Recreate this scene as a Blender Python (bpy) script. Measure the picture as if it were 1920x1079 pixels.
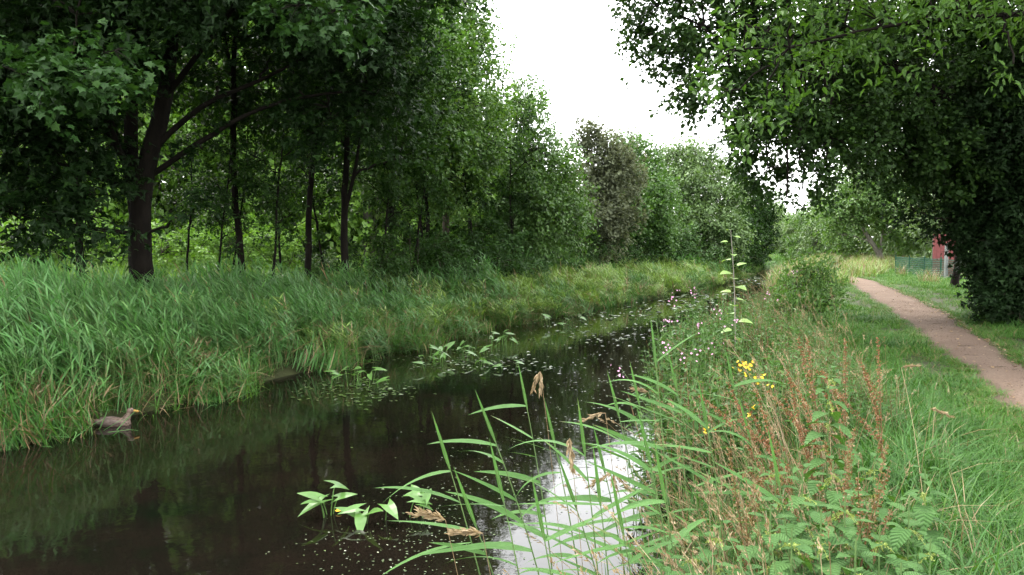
import bpy, math, random
import numpy as np
from mathutils import Matrix, Vector

# ------------------------------------------------------------------ clear
for o in list(bpy.data.objects):
    bpy.data.objects.remove(o)
scene = bpy.context.scene
COL = scene.collection
R = math.radians
PI = math.pi

# ------------------------------------------------------------------ camera
F_PX = 1500.0
CAM_Z = 2.25
PITCH = math.atan(84.5 / F_PX)
cam_data = bpy.data.cameras.new('camera')
cam = bpy.data.objects.new('camera', cam_data)
COL.objects.link(cam)
cam_data.sensor_width = 36.0
cam_data.lens = 36.0 * F_PX / 1920.0
cam_data.clip_start = 0.05
cam_data.clip_end = 3000.0
cam.location = (0, 0, CAM_Z)
cam.rotation_euler = (PI / 2 - PITCH, 0, 0)
scene.camera = cam

# ------------------------------------------------------------------ sky, sun, exposure
SUN_EL, SUN_AZ = 52.0, -35.0          # azimuth from +Y, positive to the right
world = bpy.data.worlds.new('World')
scene.world = world
world.use_nodes = True
wn, wl = world.node_tree.nodes, world.node_tree.links
wn.clear()
w_out = wn.new('ShaderNodeOutputWorld')
w_bg = wn.new('ShaderNodeBackground')
w_sky = wn.new('ShaderNodeTexSky')
w_sky.sky_type = 'NISHITA'
w_sky.sun_disc = False
w_sky.sun_elevation = R(SUN_EL)
w_sky.sun_rotation = R(SUN_AZ)
w_sky.air_density = 1.0
w_sky.dust_density = 2.0
w_mix = wn.new('ShaderNodeMix'); w_mix.data_type = 'RGBA'
w_mix.inputs[0].default_value = 0.93
w_tc = wn.new('ShaderNodeTexCoord')
w_no = wn.new('ShaderNodeTexNoise'); w_no.inputs['Scale'].default_value = 2.2; w_no.inputs['Detail'].default_value = 5
w_rm = wn.new('ShaderNodeValToRGB')
w_rm.color_ramp.elements[0].position = 0.3; w_rm.color_ramp.elements[0].color = (5.9, 5.95, 6.0, 1)
w_rm.color_ramp.elements[1].position = 0.7; w_rm.color_ramp.elements[1].color = (7.2, 7.15, 7.0, 1)
wl.new(w_tc.outputs['Generated'], w_no.inputs['Vector'])
wl.new(w_no.outputs['Fac'], w_rm.inputs['Fac'])
wl.new(w_sky.outputs['Color'], w_mix.inputs[6])
wl.new(w_rm.outputs['Color'], w_mix.inputs[7])
wl.new(w_mix.outputs[2], w_bg.inputs['Color'])
wl.new(w_bg.outputs['Background'], w_out.inputs['Surface'])
w_bg.inputs['Strength'].default_value = 0.15

sun_data = bpy.data.lights.new('sun', 'SUN')
sun_data.energy = 1.2
sun_data.angle = R(16)
sun_data.color = (1.0, 0.96, 0.88)
sun = bpy.data.objects.new('sun', sun_data)
COL.objects.link(sun)
sd = Vector((math.sin(R(SUN_AZ)) * math.cos(R(SUN_EL)), math.cos(R(SUN_AZ)) * math.cos(R(SUN_EL)), math.sin(R(SUN_EL))))
sun.rotation_euler = sd.to_track_quat('Z', 'Y').to_euler()
sun.location = (0, 0, 60)

vs = scene.view_settings
vs.view_transform = 'Standard'
vs.look = 'None'
vs.gamma = 1.0
vs.use_curve_mapping = False
vs.exposure = 2.62
scene.render.engine = 'CYCLES'
cy = scene.cycles
cy.max_bounces = 5
cy.diffuse_bounces = 2
cy.glossy_bounces = 2
cy.transmission_bounces = 3
cy.use_adaptive_sampling = True
cy.adaptive_threshold = 0.02
cy.transparent_max_bounces = 4
cy.caustics_reflective = False
cy.caustics_refractive = False
cy.use_denoising = True

# ------------------------------------------------------------------ helpers
CP, SP = math.cos(PITCH), math.sin(PITCH)
def ray(px, py):
    u, v = (px - 960.0) / F_PX, (539.5 - py) / F_PX
    return np.array([u, CP + v * SP, -SP + v * CP])
def G(px, py, z=0.0):                     # where a line of sight meets the level z
    d = ray(px, py); t = (z - CAM_Z) / d[2]
    return np.array([d[0] * t, d[1] * t, z])
def P(px, py, Y):                         # a point at ground distance Y
    d = ray(px, py); t = Y / d[1]
    return np.array([d[0] * t, Y, CAM_Z + d[2] * t])

def tag(o, label=None, cat=None, group=None, kind=None):
    if label: o['label'] = label
    if cat: o['category'] = cat
    if group: o['group'] = group
    if kind: o['kind'] = kind
    return o

class MB:
    def __init__(s):
        s.v = []; s.f = []; s.n = 0
    def add(s, verts, faces, mat=0):
        verts = np.asarray(verts, dtype=np.float32).reshape(-1, 3)
        faces = np.asarray(faces, dtype=np.int32)
        s.v.append(verts)
        s.f.append((faces + s.n, mat))
        s.n += len(verts)
    def mesh(s, name, mats, smooth=False):
        me = bpy.data.meshes.new(name)
        V = np.concatenate(s.v) if s.v else np.zeros((0, 3), np.float32)
        me.vertices.add(len(V)); me.vertices.foreach_set('co', V.ravel())
        loops, starts, mi, pos = [], [], [], 0
        for f, m in s.f:
            k = f.shape[1]
            loops.append(f.ravel())
            starts.append(np.arange(len(f), dtype=np.int32) * k + pos)
            mi.append(np.full(len(f), m, np.int32))
            pos += f.size
        L = np.concatenate(loops); S = np.concatenate(starts); M = np.concatenate(mi)
        me.loops.add(len(L)); me.loops.foreach_set('vertex_index', L)
        me.polygons.add(len(S)); me.polygons.foreach_set('loop_start', S)
        me.polygons.foreach_set('material_index', M)
        me.polygons.foreach_set('use_smooth', np.full(len(S), smooth))
        for m in (mats if isinstance(mats, (list, tuple)) else [mats]):
            me.materials.append(m)
        me.update(calc_edges=True)
        me.validate()
        return me

def link(name, data, parent=None, loc=None, mat=None):
    o = bpy.data.objects.new(name, data)
    COL.objects.link(o)
    if parent is not None: o.parent = parent
    if mat is not None: o.matrix_local = mat
    elif loc is not None: o.location = loc
    return o
def empty(name, loc):
    o = link(name, None, loc=loc)
    o.empty_display_size = 0.2
    return o
def nrm(a):
    return a / np.maximum(np.linalg.norm(a, axis=-1, keepdims=True), 1e-9)

def tube(mb, pts, radii, sides=5, mat=0, cap=True):
    pts = np.asarray(pts, float); n = len(pts)
    radii = np.broadcast_to(np.asarray(radii, float), (n,))
    t = np.gradient(pts, axis=0); t = nrm(t)
    ref = np.array([0.31, 0.95, 0.05]) if abs(t[0][2]) > 0.5 else np.array([0.05, 0.1, 1.0])
    a = nrm(np.cross(t, ref)); b = np.cross(t, a)
    ang = np.arange(sides) * 2 * PI / sides
    ring = (np.cos(ang)[None, :, None] * a[:, None, :] + np.sin(ang)[None, :, None] * b[:, None, :])
    V = pts[:, None, :] + ring * radii[:, None, None]
    i = np.arange(n - 1)[:, None] * sides; j = np.arange(sides)[None, :]; j2 = (j + 1) % sides
    Fq = np.stack([i + j, i + j2, i + sides + j2, i + sides + j], -1).reshape(-1, 4)
    mb.add(V.reshape(-1, 3), Fq, mat)
def bez(a, b, c, n):
    t = np.linspace(0, 1, n)[:, None]
    return (1 - t) ** 2 * a + 2 * t * (1 - t) * b + t * t * c
def box(mb, lo, hi, mat=0):
    x0, y0, z0 = lo; x1, y1, z1 = hi
    v = [(x0, y0, z0), (x1, y0, z0), (x1, y1, z0), (x0, y1, z0), (x0, y0, z1), (x1, y0, z1), (x1, y1, z1), (x0, y1, z1)]
    mb.add(v, [(0, 3, 2, 1), (4, 5, 6, 7), (0, 1, 5, 4), (1, 2, 6, 5), (2, 3, 7, 6), (3, 0, 4, 7)], mat)

LEAF4 = (np.array([(0, 0, 0), (.42, .5, .07), (1, 0, -.05), (.42, -.5, .07)]), [np.array([(0, 1, 2), (0, 2, 3)])])
LEAF6 = (np.array([(0, 0, 0), (.25, .42, .06), (.62, .40, .05), (1, 0, -.08), (.62, -.40, .05), (.25, -.42, .06)]),
         [np.array([(0, 1, 2, 3), (0, 3, 4, 5)])])
LEAF3 = (np.array([(0, 0, 0), (.12, .52, -.03), (.42, .20, .06), (1, 0, -.08), (.42, -.20, .06), (.12, -.52, -.03)]), [np.array([(0, 1, 2, 3), (0, 3, 4, 5)])])
LEAFM = (np.array([(0, 0, 0), (.06, .30, .0), (-.02, .52, -.04), (.28, .36, .02), (.46, .62, -.03), (.58, .26, .03), (1, 0, -.06),
                   (.58, -.26, .03), (.46, -.62, -.03), (.28, -.36, .02), (-.02, -.52, -.04), (.06, -.30, .0)]),
         [np.array([(0, 1, 2, 3), (0, 3, 4, 5), (0, 7, 8, 9), (0, 9, 10, 11), (0, 5, 6, 7)])])
def add_leaves(mb, Pn, D, N, L, W, shape=LEAF4, mat=0):
    T, Fs = shape
    D = nrm(D); N = nrm(N - D * np.sum(N * D, -1, keepdims=True)); B = np.cross(N, D)
    L = np.asarray(L)[:, None, None]; W = np.asarray(W)[:, None, None]
    V = Pn[:, None, :] + L * T[None, :, 0:1] * D[:, None, :] + W * T[None, :, 1:2] * B[:, None, :] + L * T[None, :, 2:3] * N[:, None, :]
    off = (np.arange(len(Pn)) * len(T))[:, None, None]
    base = s0 = mb.n
    mb.v.append(V.reshape(-1, 3).astype(np.float32))
    for Ff in Fs:
        mb.f.append(((Ff[None] + off).reshape(-1, Ff.shape[1]).astype(np.int32) + base, mat))
    mb.n += V.shape[0] * V.shape[1]

# ------------------------------------------------------------------ materials
def new_mat(name):
    m = bpy.data.materials.new(name); m.use_nodes = True
    nt = m.node_tree; nt.nodes.clear()
    return m, nt.nodes, nt.links
def ramp(nodes, stops):
    r = nodes.new('ShaderNodeValToRGB')
    e = r.color_ramp.elements
    while len(e) < len(stops): e.new(0.5)
    for el, (p, c) in zip(e, stops):
        el.position = p; el.color = (*c, 1)
    return r
def leaf_mat(name, c0, c1, c2=None, trans=0.32, rough=0.45, spec=0.35, tcol=(1.25, 1.35, 0.5), veins=0.0):
    m, n, l = new_mat(name)
    out = n.new('ShaderNodeOutputMaterial')
    geo = n.new('ShaderNodeNewGeometry'); oi = n.new('ShaderNodeObjectInfo')
    ad = n.new('ShaderNodeMath'); ad.operation = 'MULTIPLY_ADD'; ad.inputs[1].default_value = 0.35
    l.new(oi.outputs['Random'], ad.inputs[0])
    ml = n.new('ShaderNodeMath'); ml.operation = 'MULTIPLY'; ml.inputs[1].default_value = 0.65
    l.new(geo.outputs['Random Per Island'], ml.inputs[0]); l.new(ml.outputs[0], ad.inputs[2])
    if c1[1] > c1[0] and c1[1] > c1[2]:
        c0, c1, c2 = [tuple(q * k for q, k in zip(c, (.97, 1.02, .74))) if c else None for c in (c0, c1, c2)]
    stops = [(0.0, c0), (0.75, c1)] + ([(1.0, c2)] if c2 else [])
    r = ramp(n, stops); l.new(ad.outputs[0], r.inputs['Fac'])
    tc = n.new('ShaderNodeTexCoord'); no = n.new('ShaderNodeTexNoise')
    no.inputs['Scale'].default_value = 1.3 if not veins else 25.0; no.inputs['Detail'].default_value = 3
    l.new(tc.outputs['Object'], no.inputs['Vector'])
    hs = n.new('ShaderNodeHueSaturation'); l.new(r.outputs['Color'], hs.inputs['Color'])
    mr = n.new('ShaderNodeMapRange'); mr.inputs['From Min'].default_value = .3; mr.inputs['From Max'].default_value = .7
    mr.inputs['To Min'].default_value = 0.78; mr.inputs['To Max'].default_value = 1.2
    l.new(no.outputs['Fac'], mr.inputs['Value']); l.new(mr.outputs[0], hs.inputs['Value'])
    pb = n.new('ShaderNodeBsdfPrincipled')
    pb.inputs['Roughness'].default_value = rough
    pb.inputs['Specular IOR Level'].default_value = spec
    l.new(hs.outputs['Color'], pb.inputs['Base Color'])
    tr = n.new('ShaderNodeBsdfTranslucent')
    mx = n.new('ShaderNodeMix'); mx.data_type = 'RGBA'; mx.blend_type = 'MULTIPLY'; mx.inputs[0].default_value = 1
    l.new(hs.outputs['Color'], mx.inputs[6]); mx.inputs[7].default_value = (*tcol, 1)
    l.new(mx.outputs[2], tr.inputs['Color'])
    ms = n.new('ShaderNodeMixShader'); ms.inputs[0].default_value = trans
    l.new(pb.outputs[0], ms.inputs[1]); l.new(tr.outputs[0], ms.inputs[2]); l.new(ms.outputs[0], out.inputs['Surface'])
    return m
def plain_mat(name, c0, c1, scale=8.0, rough=0.8, bump=0.2, detail=6, stretch=(1, 1, 1), spec=0.2, bscale=None):
    m, n, l = new_mat(name)
    out = n.new('ShaderNodeOutputMaterial'); pb = n.new('ShaderNodeBsdfPrincipled')
    tc = n.new('ShaderNodeTexCoord'); mp = n.new('ShaderNodeMapping'); mp.inputs['Scale'].default_value = stretch
    l.new(tc.outputs['Object'], mp.inputs['Vector'])
    no = n.new('ShaderNodeTexNoise'); no.inputs['Scale'].default_value = scale; no.inputs['Detail'].default_value = detail
    no.inputs['Roughness'].default_value = 0.65
    l.new(mp.outputs[0], no.inputs['Vector'])
    r = ramp(n, [(0.32, c0), (0.68, c1)]); l.new(no.outputs['Fac'], r.inputs['Fac'])
    l.new(r.outputs['Color'], pb.inputs['Base Color'])
    pb.inputs['Roughness'].default_value = rough; pb.inputs['Specular IOR Level'].default_value = spec
    b = n.new('ShaderNodeBump'); b.inputs['Strength'].default_value = bump; b.inputs['Distance'].default_value = 0.03
    src = no
    if bscale:
        src = n.new('ShaderNodeTexNoise'); src.inputs['Scale'].default_value = bscale; src.inputs['Detail'].default_value = 4
        l.new(mp.outputs[0], src.inputs['Vector'])
    l.new(src.outputs['Fac'], b.inputs['Height']); l.new(b.outputs[0], pb.inputs['Normal'])
    l.new(pb.outputs[0], out.inputs['Surface'])
    return m

M = {}
M['maple'] = leaf_mat('maple_leaf', (.0055, .015, .005), (.0105, .026, .008), (.022, .050, .013), trans=.28, spec=0.12, rough=.55)  # kept extra dark so the colour carries the crown's shade
M['maple_spray_lit'] = leaf_mat('maple_spray_lit_leaf', (.013, .034, .012), (.024, .058, .018), (.042, .088, .024), trans=.28, spec=.15)  # same maple leaf made paler, the light on it put into the colour
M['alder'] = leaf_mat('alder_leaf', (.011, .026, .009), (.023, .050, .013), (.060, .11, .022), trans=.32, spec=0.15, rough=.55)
M['oak'] = leaf_mat('oak_leaf', (.034, .075, .020), (.055, .11, .025), (.085, .15, .03), trans=.32, spec=0.2, rough=.55)
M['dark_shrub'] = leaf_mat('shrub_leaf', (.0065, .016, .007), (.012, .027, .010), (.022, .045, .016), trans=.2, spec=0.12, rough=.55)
M['birch'] = leaf_mat('birch_leaf', (.042, .095, .030), (.076, .145, .041), (.14, .215, .055), trans=.36)
M['ash'] = leaf_mat('ash_leaf', (.046, .100, .032), (.084, .150, .048), (.14, .205, .06), trans=.34)
M['brown_tree'] = leaf_mat('brownish_leaf', (.080, .092, .076), (.100, .110, .092), (.124, .134, .112), trans=.34, spec=.08, rough=.7, tcol=(1.15, 1.15, .7))
M['willow'] = leaf_mat('willow_leaf', (.075, .125, .058), (.115, .175, .082), (.16, .22, .11), trans=.28)  # willow green with albedo raised to stand in for distance haze
M['far'] = leaf_mat('far_leaf', (.080, .130, .066), (.115, .172, .086), (.15, .21, .105), trans=.28)  # leaf albedo raised, haze of the distance put into the colour
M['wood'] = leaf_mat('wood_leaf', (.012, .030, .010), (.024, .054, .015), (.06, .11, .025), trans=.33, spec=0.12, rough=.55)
M['backlit'] = leaf_mat('meadow_edge_leaf', (.075, .15, .030), (.115, .21, .042), (.17, .27, .06), trans=.4)  # light of the open meadow side put into a brighter leaf colour
M['reed'] = leaf_mat('reed_blade', (.048, .128, .046), (.078, .180, .064), (.125, .24, .085), trans=.28, rough=.45, spec=.28, tcol=(1.1, 1.3, .6))
M['reed_b'] = leaf_mat('reed_blade_blue', (.045, .112, .046), (.072, .155, .060), (.12, .215, .078), trans=.26, rough=.42, spec=.3, tcol=(1.1, 1.3, .6))
M['reed_y'] = leaf_mat('reed_blade_yellow', (.11, .185, .055), (.17, .25, .078), (.24, .31, .12), trans=.3)
M['reed_far'] = leaf_mat('reed_blade_far', (.062, .150, .046), (.088, .185, .058), (.115, .22, .07), trans=.28)
M['dry'] = leaf_mat('dry_grass', (.15, .105, .05), (.23, .17, .09), (.33, .26, .16), trans=.2, tcol=(1.1, 1.0, .7))
M['straw'] = leaf_mat('brown_straw', (.07, .045, .022), (.12, .08, .04), (.18, .13, .07), trans=.15, tcol=(1.1, 1.0, .7))
M['rust'] = leaf_mat('rusty_seed', (.12, .050, .018), (.20, .090, .032), (.26, .15, .06), trans=.12, tcol=(1.1, .9, .6))
M['ochre'] = leaf_mat('ochre_seed', (.11, .065, .022), (.17, .10, .035), (.18, .14, .045), trans=.12, tcol=(1.1, .9, .6))
M['grass'] = leaf_mat('lawn_grass', (.034, .095, .020), (.058, .132, .028), (.11, .185, .04), trans=.28, rough=.5, spec=.22)
M['lush'] = leaf_mat('lush_grass', (.024, .072, .020), (.044, .108, .028), (.085, .155, .04), trans=.26, rough=.5, spec=.18)
M['meadow'] = leaf_mat('meadow_grass', (.085, .15, .042), (.13, .19, .06), (.20, .22, .095), trans=.27)
M['herb'] = leaf_mat('herb_leaf', (.034, .085, .028), (.060, .122, .040), (.10, .165, .055), trans=.28, spec=.2)
M['herb_dark'] = leaf_mat('herb_leaf_dark', (.030, .070, .027), (.050, .100, .036), (.08, .135, .05), trans=.25, spec=.2)
M['nettle'] = leaf_mat('nettle_leaf', (.034, .084, .031), (.058, .118, .043), (.085, .15, .05), trans=.24, rough=.6, spec=.15, veins=1)
def veined(m, freq=9.0, slope=.8, tip=None, streak=False):
    """side veins (or long streaks and a dry tip) in the leaf's own coordinates, as colour and relief"""
    nt = m.node_tree; n, l = nt.nodes, nt.links
    pb = [q for q in n if q.type == 'BSDF_PRINCIPLED'][0]; hs = [q for q in n if q.type == 'HUE_SAT'][0]
    tc = n.new('ShaderNodeTexCoord'); sp = n.new('ShaderNodeSeparateXYZ'); l.new(tc.outputs['Object'], sp.inputs[0])
    def mth(op, a, b=None):
        q = n.new('ShaderNodeMath'); q.operation = op
        for k, v in enumerate((a, b)):
            if v is None: continue
            if isinstance(v, (int, float)): q.inputs[k].default_value = v
            else: l.new(v, q.inputs[k])
        return q.outputs[0]
    if streak:
        no = n.new('ShaderNodeTexNoise'); mp = n.new('ShaderNodeMapping'); mp.inputs['Scale'].default_value = (2.5, 160, 1)
        l.new(tc.outputs['Object'], mp.inputs[0]); l.new(mp.outputs[0], no.inputs['Vector']); no.inputs['Scale'].default_value = 1.0
        h = no.outputs['Fac']
    else:
        h = mth('ABSOLUTE', mth('SINE', mth('MULTIPLY', mth('SUBTRACT', sp.outputs['X'], mth('MULTIPLY', mth('ABSOLUTE', sp.outputs['Y']), slope)), freq * PI)))
        h = mth('POWER', h, .45)
    mr = n.new('ShaderNodeMapRange'); l.new(h, mr.inputs['Value']); mr.inputs['To Min'].default_value = .55 if not streak else .7; mr.inputs['To Max'].default_value = 1.12 if not streak else 1.25
    mx = n.new('ShaderNodeMix'); mx.data_type = 'RGBA'; mx.blend_type = 'MULTIPLY'; mx.inputs[0].default_value = 1
    l.new(hs.outputs['Color'], mx.inputs[6]); l.new(mr.outputs[0], mx.inputs[7]); col = mx.outputs[2]
    if tip:
        no2 = n.new('ShaderNodeTexNoise'); no2.inputs['Scale'].default_value = 7; l.new(tc.outputs['Object'], no2.inputs['Vector'])
        oi = n.new('ShaderNodeObjectInfo')
        f = n.new('ShaderNodeMapRange'); f.inputs['From Min'].default_value = 1.25; f.inputs['From Max'].default_value = 1.5
        l.new(mth('ADD', mth('ADD', mth('MULTIPLY', sp.outputs['X'], .75), mth('MULTIPLY', no2.outputs['Fac'], .6)), mth('MULTIPLY', oi.outputs['Random'], .35)), f.inputs['Value'])
        m2 = n.new('ShaderNodeMix'); m2.data_type = 'RGBA'; l.new(f.outputs[0], m2.inputs[0]); l.new(col, m2.inputs[6]); m2.inputs[7].default_value = (*tip, 1); col = m2.outputs[2]
    l.new(col, pb.inputs['Base Color'])
    bu = n.new('ShaderNodeBump'); bu.inputs['Strength'].default_value = .5; bu.inputs['Distance'].default_value = .02
    l.new(h, bu.inputs['Height']); l.new(bu.outputs[0], pb.inputs['Normal'])
veined(M['nettle'])
M['reed_near'] = leaf_mat('reed_blade_near', (.045, .112, .036), (.075, .165, .052), (.115, .215, .066), trans=.28, rough=.5, spec=.22, tcol=(1.1, 1.3, .6))
veined(M['reed_near'], tip=(.22, .16, .08), streak=True)
M['nettle_top'] = leaf_mat('nettle_flower', (.16, .20, .06), (.24, .28, .09), trans=.2)
M['arrow'] = leaf_mat('arrowhead_leaf', (.07, .155, .045), (.10, .20, .062), trans=.3, rough=.35, spec=.4)
M['sapling'] = leaf_mat('sapling_leaf', (.16, .26, .10), (.24, .34, .15), trans=.3)
M['stem'] = plain_mat('green_stem', (.05, .10, .03), (.10, .16, .05), 12, .6, .05)
M['stem_red'] = plain_mat('reddish_stem', (.09, .05, .025), (.14, .09, .04), 12, .6, .05)
M['pink'] = leaf_mat('pink_petal', (.50, .22, .38), (.60, .33, .48), trans=.25, tcol=(1, 1, 1))
M['yellow'] = leaf_mat('yellow_petal', (.60, .38, .02), (.72, .50, .03), trans=.2, tcol=(1, 1, 1))
M['bark'] = plain_mat('dark_bark', (.022, .017, .012), (.060, .048, .036), 9, .9, .7, stretch=(1, 1, .25))
M['bark_dark'] = plain_mat('black_bark', (.004, .0034, .0027), (.013, .0105, .008), 9, .95, .7, stretch=(1, 1, .25), spec=.1)
M['bark_grey'] = plain_mat('grey_bark', (.035, .032, .026), (.085, .078, .064), 8, .9, .6, stretch=(1, 1, .25))
M['bark_pale'] = plain_mat('pale_bark', (.14, .13, .11), (.24, .22, .19), 8, .9, .5, stretch=(1, 1, .4))
M['bark_birch'] = plain_mat('pinkish_bark', (.10, .075, .058), (.19, .14, .11), 6, .9, .5, stretch=(1, 1, .5))
M['soil'] = plain_mat('soil', (.018, .022, .008), (.045, .052, .018), 2.5, .95, .5)
M['twig'] = plain_mat('twig_bark', (.018, .012, .008), (.05, .035, .025), 30, .9, .4)
M['litter'] = leaf_mat('fallen_leaf', (.12, .07, .03), (.24, .16, .08), (.36, .28, .16), trans=.1, tcol=(1, 1, 1))
M['duckweed'] = leaf_mat('floating_leaf', (.03, .055, .018), (.05, .08, .026), (.08, .11, .05), trans=.0, rough=.3, spec=.5)

# ------------------------------------------------------------------ course of the canal and of the path
def curve(pts):
    pts = sorted(pts); ys = np.array([p[0] for p in pts]); xs = np.array([p[1] for p in pts])
    return lambda y: np.interp(y, ys, xs)
_l = [(0, 832), (200, 792), (380, 750), (470, 722), (600, 692), (760, 655), (900, 620), (1060, 590), (1180, 565), (1300, 545), (1400, 520), (1440, 508)]
_lp = [tuple(G(a, b, 0)[[1, 0]]) for a, b in _l]
XL = curve([(-60, -46.), (0, -10.6)] + _lp + [(95, 35.), (200, 92.), (900, 480.)])
XR = curve([(-60, -24.), (0, -.62), (3.6, .48), (5.4, 1.02), (7.6, 1.58), (11, 2.38), (16, 4.0), (22, 6.4), (30, 9.7), (40, 13.1), (46, 15.6), (52, 18.3), (65, 24.2), (95, 39.), (200, 97.), (900, 487.)])
_p = [(1920, 785), (1807, 700), (1722, 630), (1659, 580), (1600, 540), (1575, 526)]
_pp = [tuple(G(a, b, .65)[[1, 0]]) for a, b in _p]
PL = curve([(-60, -19.), (0, 2.1)] + _pp + [(36, 14.2), (39, 14.75), (43, 16.1), (52, 20.4), (65, 26.6), (95, 42), (900, 491.)])
_q = [(1920, 683), (1762, 580), (1683, 545), (1638, 526)]
_qq = [tuple(G(a, b, .65)[[1, 0]]) for a, b in _q]
PR = curve([(-60, -17.7), (0, 3.35)] + _qq + [(36, 15.75), (39, 16.2), (43, 17.5), (52, 21.8), (65, 28.0), (95, 43.4), (900, 492.5)])
def ZL(d): return np.interp(d, [-3, -1, -.3, 0, .4, 1.2, 4, 8, 30], [-.9, -.7, -.25, -.02, .17, .32, .45, .5, .5])
def ZR(d): return np.interp(d, [-3, -1, -.3, 0, .3, .8, 1.4, 3], [-.9, -.7, -.25, -.02, .25, .5, .63, .65])
def ZG(x, y):
    return np.maximum(ZL(XL(y) - x), ZR(x - XR(y)))

# ------------------------------------------------------------------ ground, path, water
rng = np.random.default_rng(7)
rows = np.unique(np.concatenate([np.linspace(-60, -2, 16), np.arange(-2, 20, .4), np.arange(20, 70, 1.0), np.linspace(70, 140, 25), np.array([180, 240, 340, 500, 900])]))
def ground_row(y):
    l, r, a, b = XL(y), XR(y), PL(y), PR(y)
    xs = [l - d for d in (900, 400, 180, 90, 50, 30, 20, 12, 8, 6, 4, 2.5, 1.2, .8, .4, .2, 0, -.3, -.6, -1.0)]
    xs += [(l + r) / 2]
    xs += [r + d for d in (-1.0, -.6, -.3, 0, .15, .3, .55, .8, 1.1, 1.4)]
    q = r + 1.4
    xs += [q + (a - q) * .5, a - .1, a + .02, b - .02, b + .1] + [b + d for d in (1, 2.5, 5, 9, 15, 30, 60, 140, 400, 900)]
    return np.maximum.accumulate(np.array(xs))
gv = []
for y in rows:
    xs = ground_row(y)
    gv.append(np.stack([xs, np.full_like(xs, y), ZG(xs, y)], -1))
gv = np.array(gv); nr, nc = gv.shape[:2]
def grid_faces(nr, nc):
    i = np.arange(nr - 1)[:, None] * nc; j = np.arange(nc - 1)[None]
    return np.stack([i + j, i + j + 1, i + nc + j + 1, i + nc + j], -1).reshape(-1, 4)
mb = MB(); mb.add(gv.reshape(-1, 3), grid_faces(nr, nc))
tag(link('ground', mb.mesh('ground', M['soil'], True)), 'grassy earth of both canal banks', 'ground', kind='structure')

def path_mat():
    m, n, l = new_mat('path_gravel')
    out = n.new('ShaderNodeOutputMaterial'); pb = n.new('ShaderNodeBsdfPrincipled')
    tc = n.new('ShaderNodeTexCoord')
    a = n.new('ShaderNodeTexNoise'); a.inputs['Scale'].default_value = 1.1; a.inputs['Detail'].default_value = 8; a.inputs['Roughness'].default_value = .7
    b = n.new('ShaderNodeTexVoronoi'); b.inputs['Scale'].default_value = 55
    c = n.new('ShaderNodeTexNoise'); c.inputs['Scale'].default_value = 40; c.inputs['Detail'].default_value = 4
    for q in (a, b, c): l.new(tc.outputs['Object'], q.inputs['Vector'])
    r = ramp(n, [(.25, (.085, .058, .043)), (.5, (.115, .082, .062)), (.8, (.150, .114, .088))]); l.new(a.outputs['Fac'], r.inputs['Fac'])
    r2 = ramp(n, [(.2, (.62, .60, .58)), (.5, (1, 1, 1)), (.85, (1.35, 1.3, 1.25))]); l.new(c.outputs['Fac'], r2.inputs['Fac'])
    mx = n.new('ShaderNodeMix'); mx.data_type = 'RGBA'; mx.blend_type = 'MULTIPLY'; mx.inputs[0].default_value = 1
    l.new(r.outputs['Color'], mx.inputs[6]); l.new(r2.outputs['Color'], mx.inputs[7])
    at = n.new('ShaderNodeAttribute'); at.attribute_name = 'across'
    e1 = n.new('ShaderNodeMath'); e1.operation = 'MULTIPLY_ADD'; e1.inputs[1].default_value = .9; l.new(a.outputs['Fac'], e1.inputs[0]); l.new(at.outputs['Fac'], e1.inputs[2])
    er = n.new('ShaderNodeMapRange'); er.inputs['From Min'].default_value = 1.02; er.inputs['From Max'].default_value = 1.5; l.new(e1.outputs[0], er.inputs['Value'])
    m3 = n.new('ShaderNodeMix'); m3.data_type = 'RGBA'; l.new(er.outputs[0], m3.inputs[0]); l.new(mx.outputs[2], m3.inputs[6]); m3.inputs[7].default_value = (.040, .031, .020, 1)
    l.new(m3.outputs[2], pb.inputs['Base Color']); pb.inputs['Roughness'].default_value = .95; pb.inputs['Specular IOR Level'].default_value = .1
    bu = n.new('ShaderNodeBump'); bu.inputs['Strength'].default_value = .5; bu.inputs['Distance'].default_value = .01
    l.new(b.outputs['Distance'], bu.inputs['Height']); l.new(bu.outputs[0], pb.inputs['Normal'])
    l.new(pb.outputs[0], out.inputs['Surface'])
    return m
py_ = np.concatenate([np.arange(-10, 40, .2), np.arange(40, 95, 1.)])
def wob(y, s): return .05 * np.sin(y * 1.3 + s) + .03 * np.sin(y * 4.3 + 2 * s) + .02 * np.sin(y * 9.1 + s)
cols = np.linspace(0, 1, 7)
lo = PL(py_) + wob(py_, 1.0); hi = PR(py_) + wob(py_, 4.0)
pv = np.stack([lo[:, None] + (hi - lo)[:, None] * cols, np.repeat(py_[:, None], 7, 1),
               .659 + .018 * np.sin(cols * PI)[None] + 0 * py_[:, None]], -1)
mb = MB(); mb.add(pv.reshape(-1, 3), grid_faces(len(py_), 7))
pme = mb.mesh('path', path_mat(), True)
pa = pme.attributes.new('across', 'FLOAT', 'POINT'); pa.data.foreach_set('value', np.tile(np.abs(cols * 2 - 1), len(py_)).astype(np.float32))
tag(link('path', pme), 'brown gravel footpath beside the canal', 'path', kind='structure')

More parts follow.
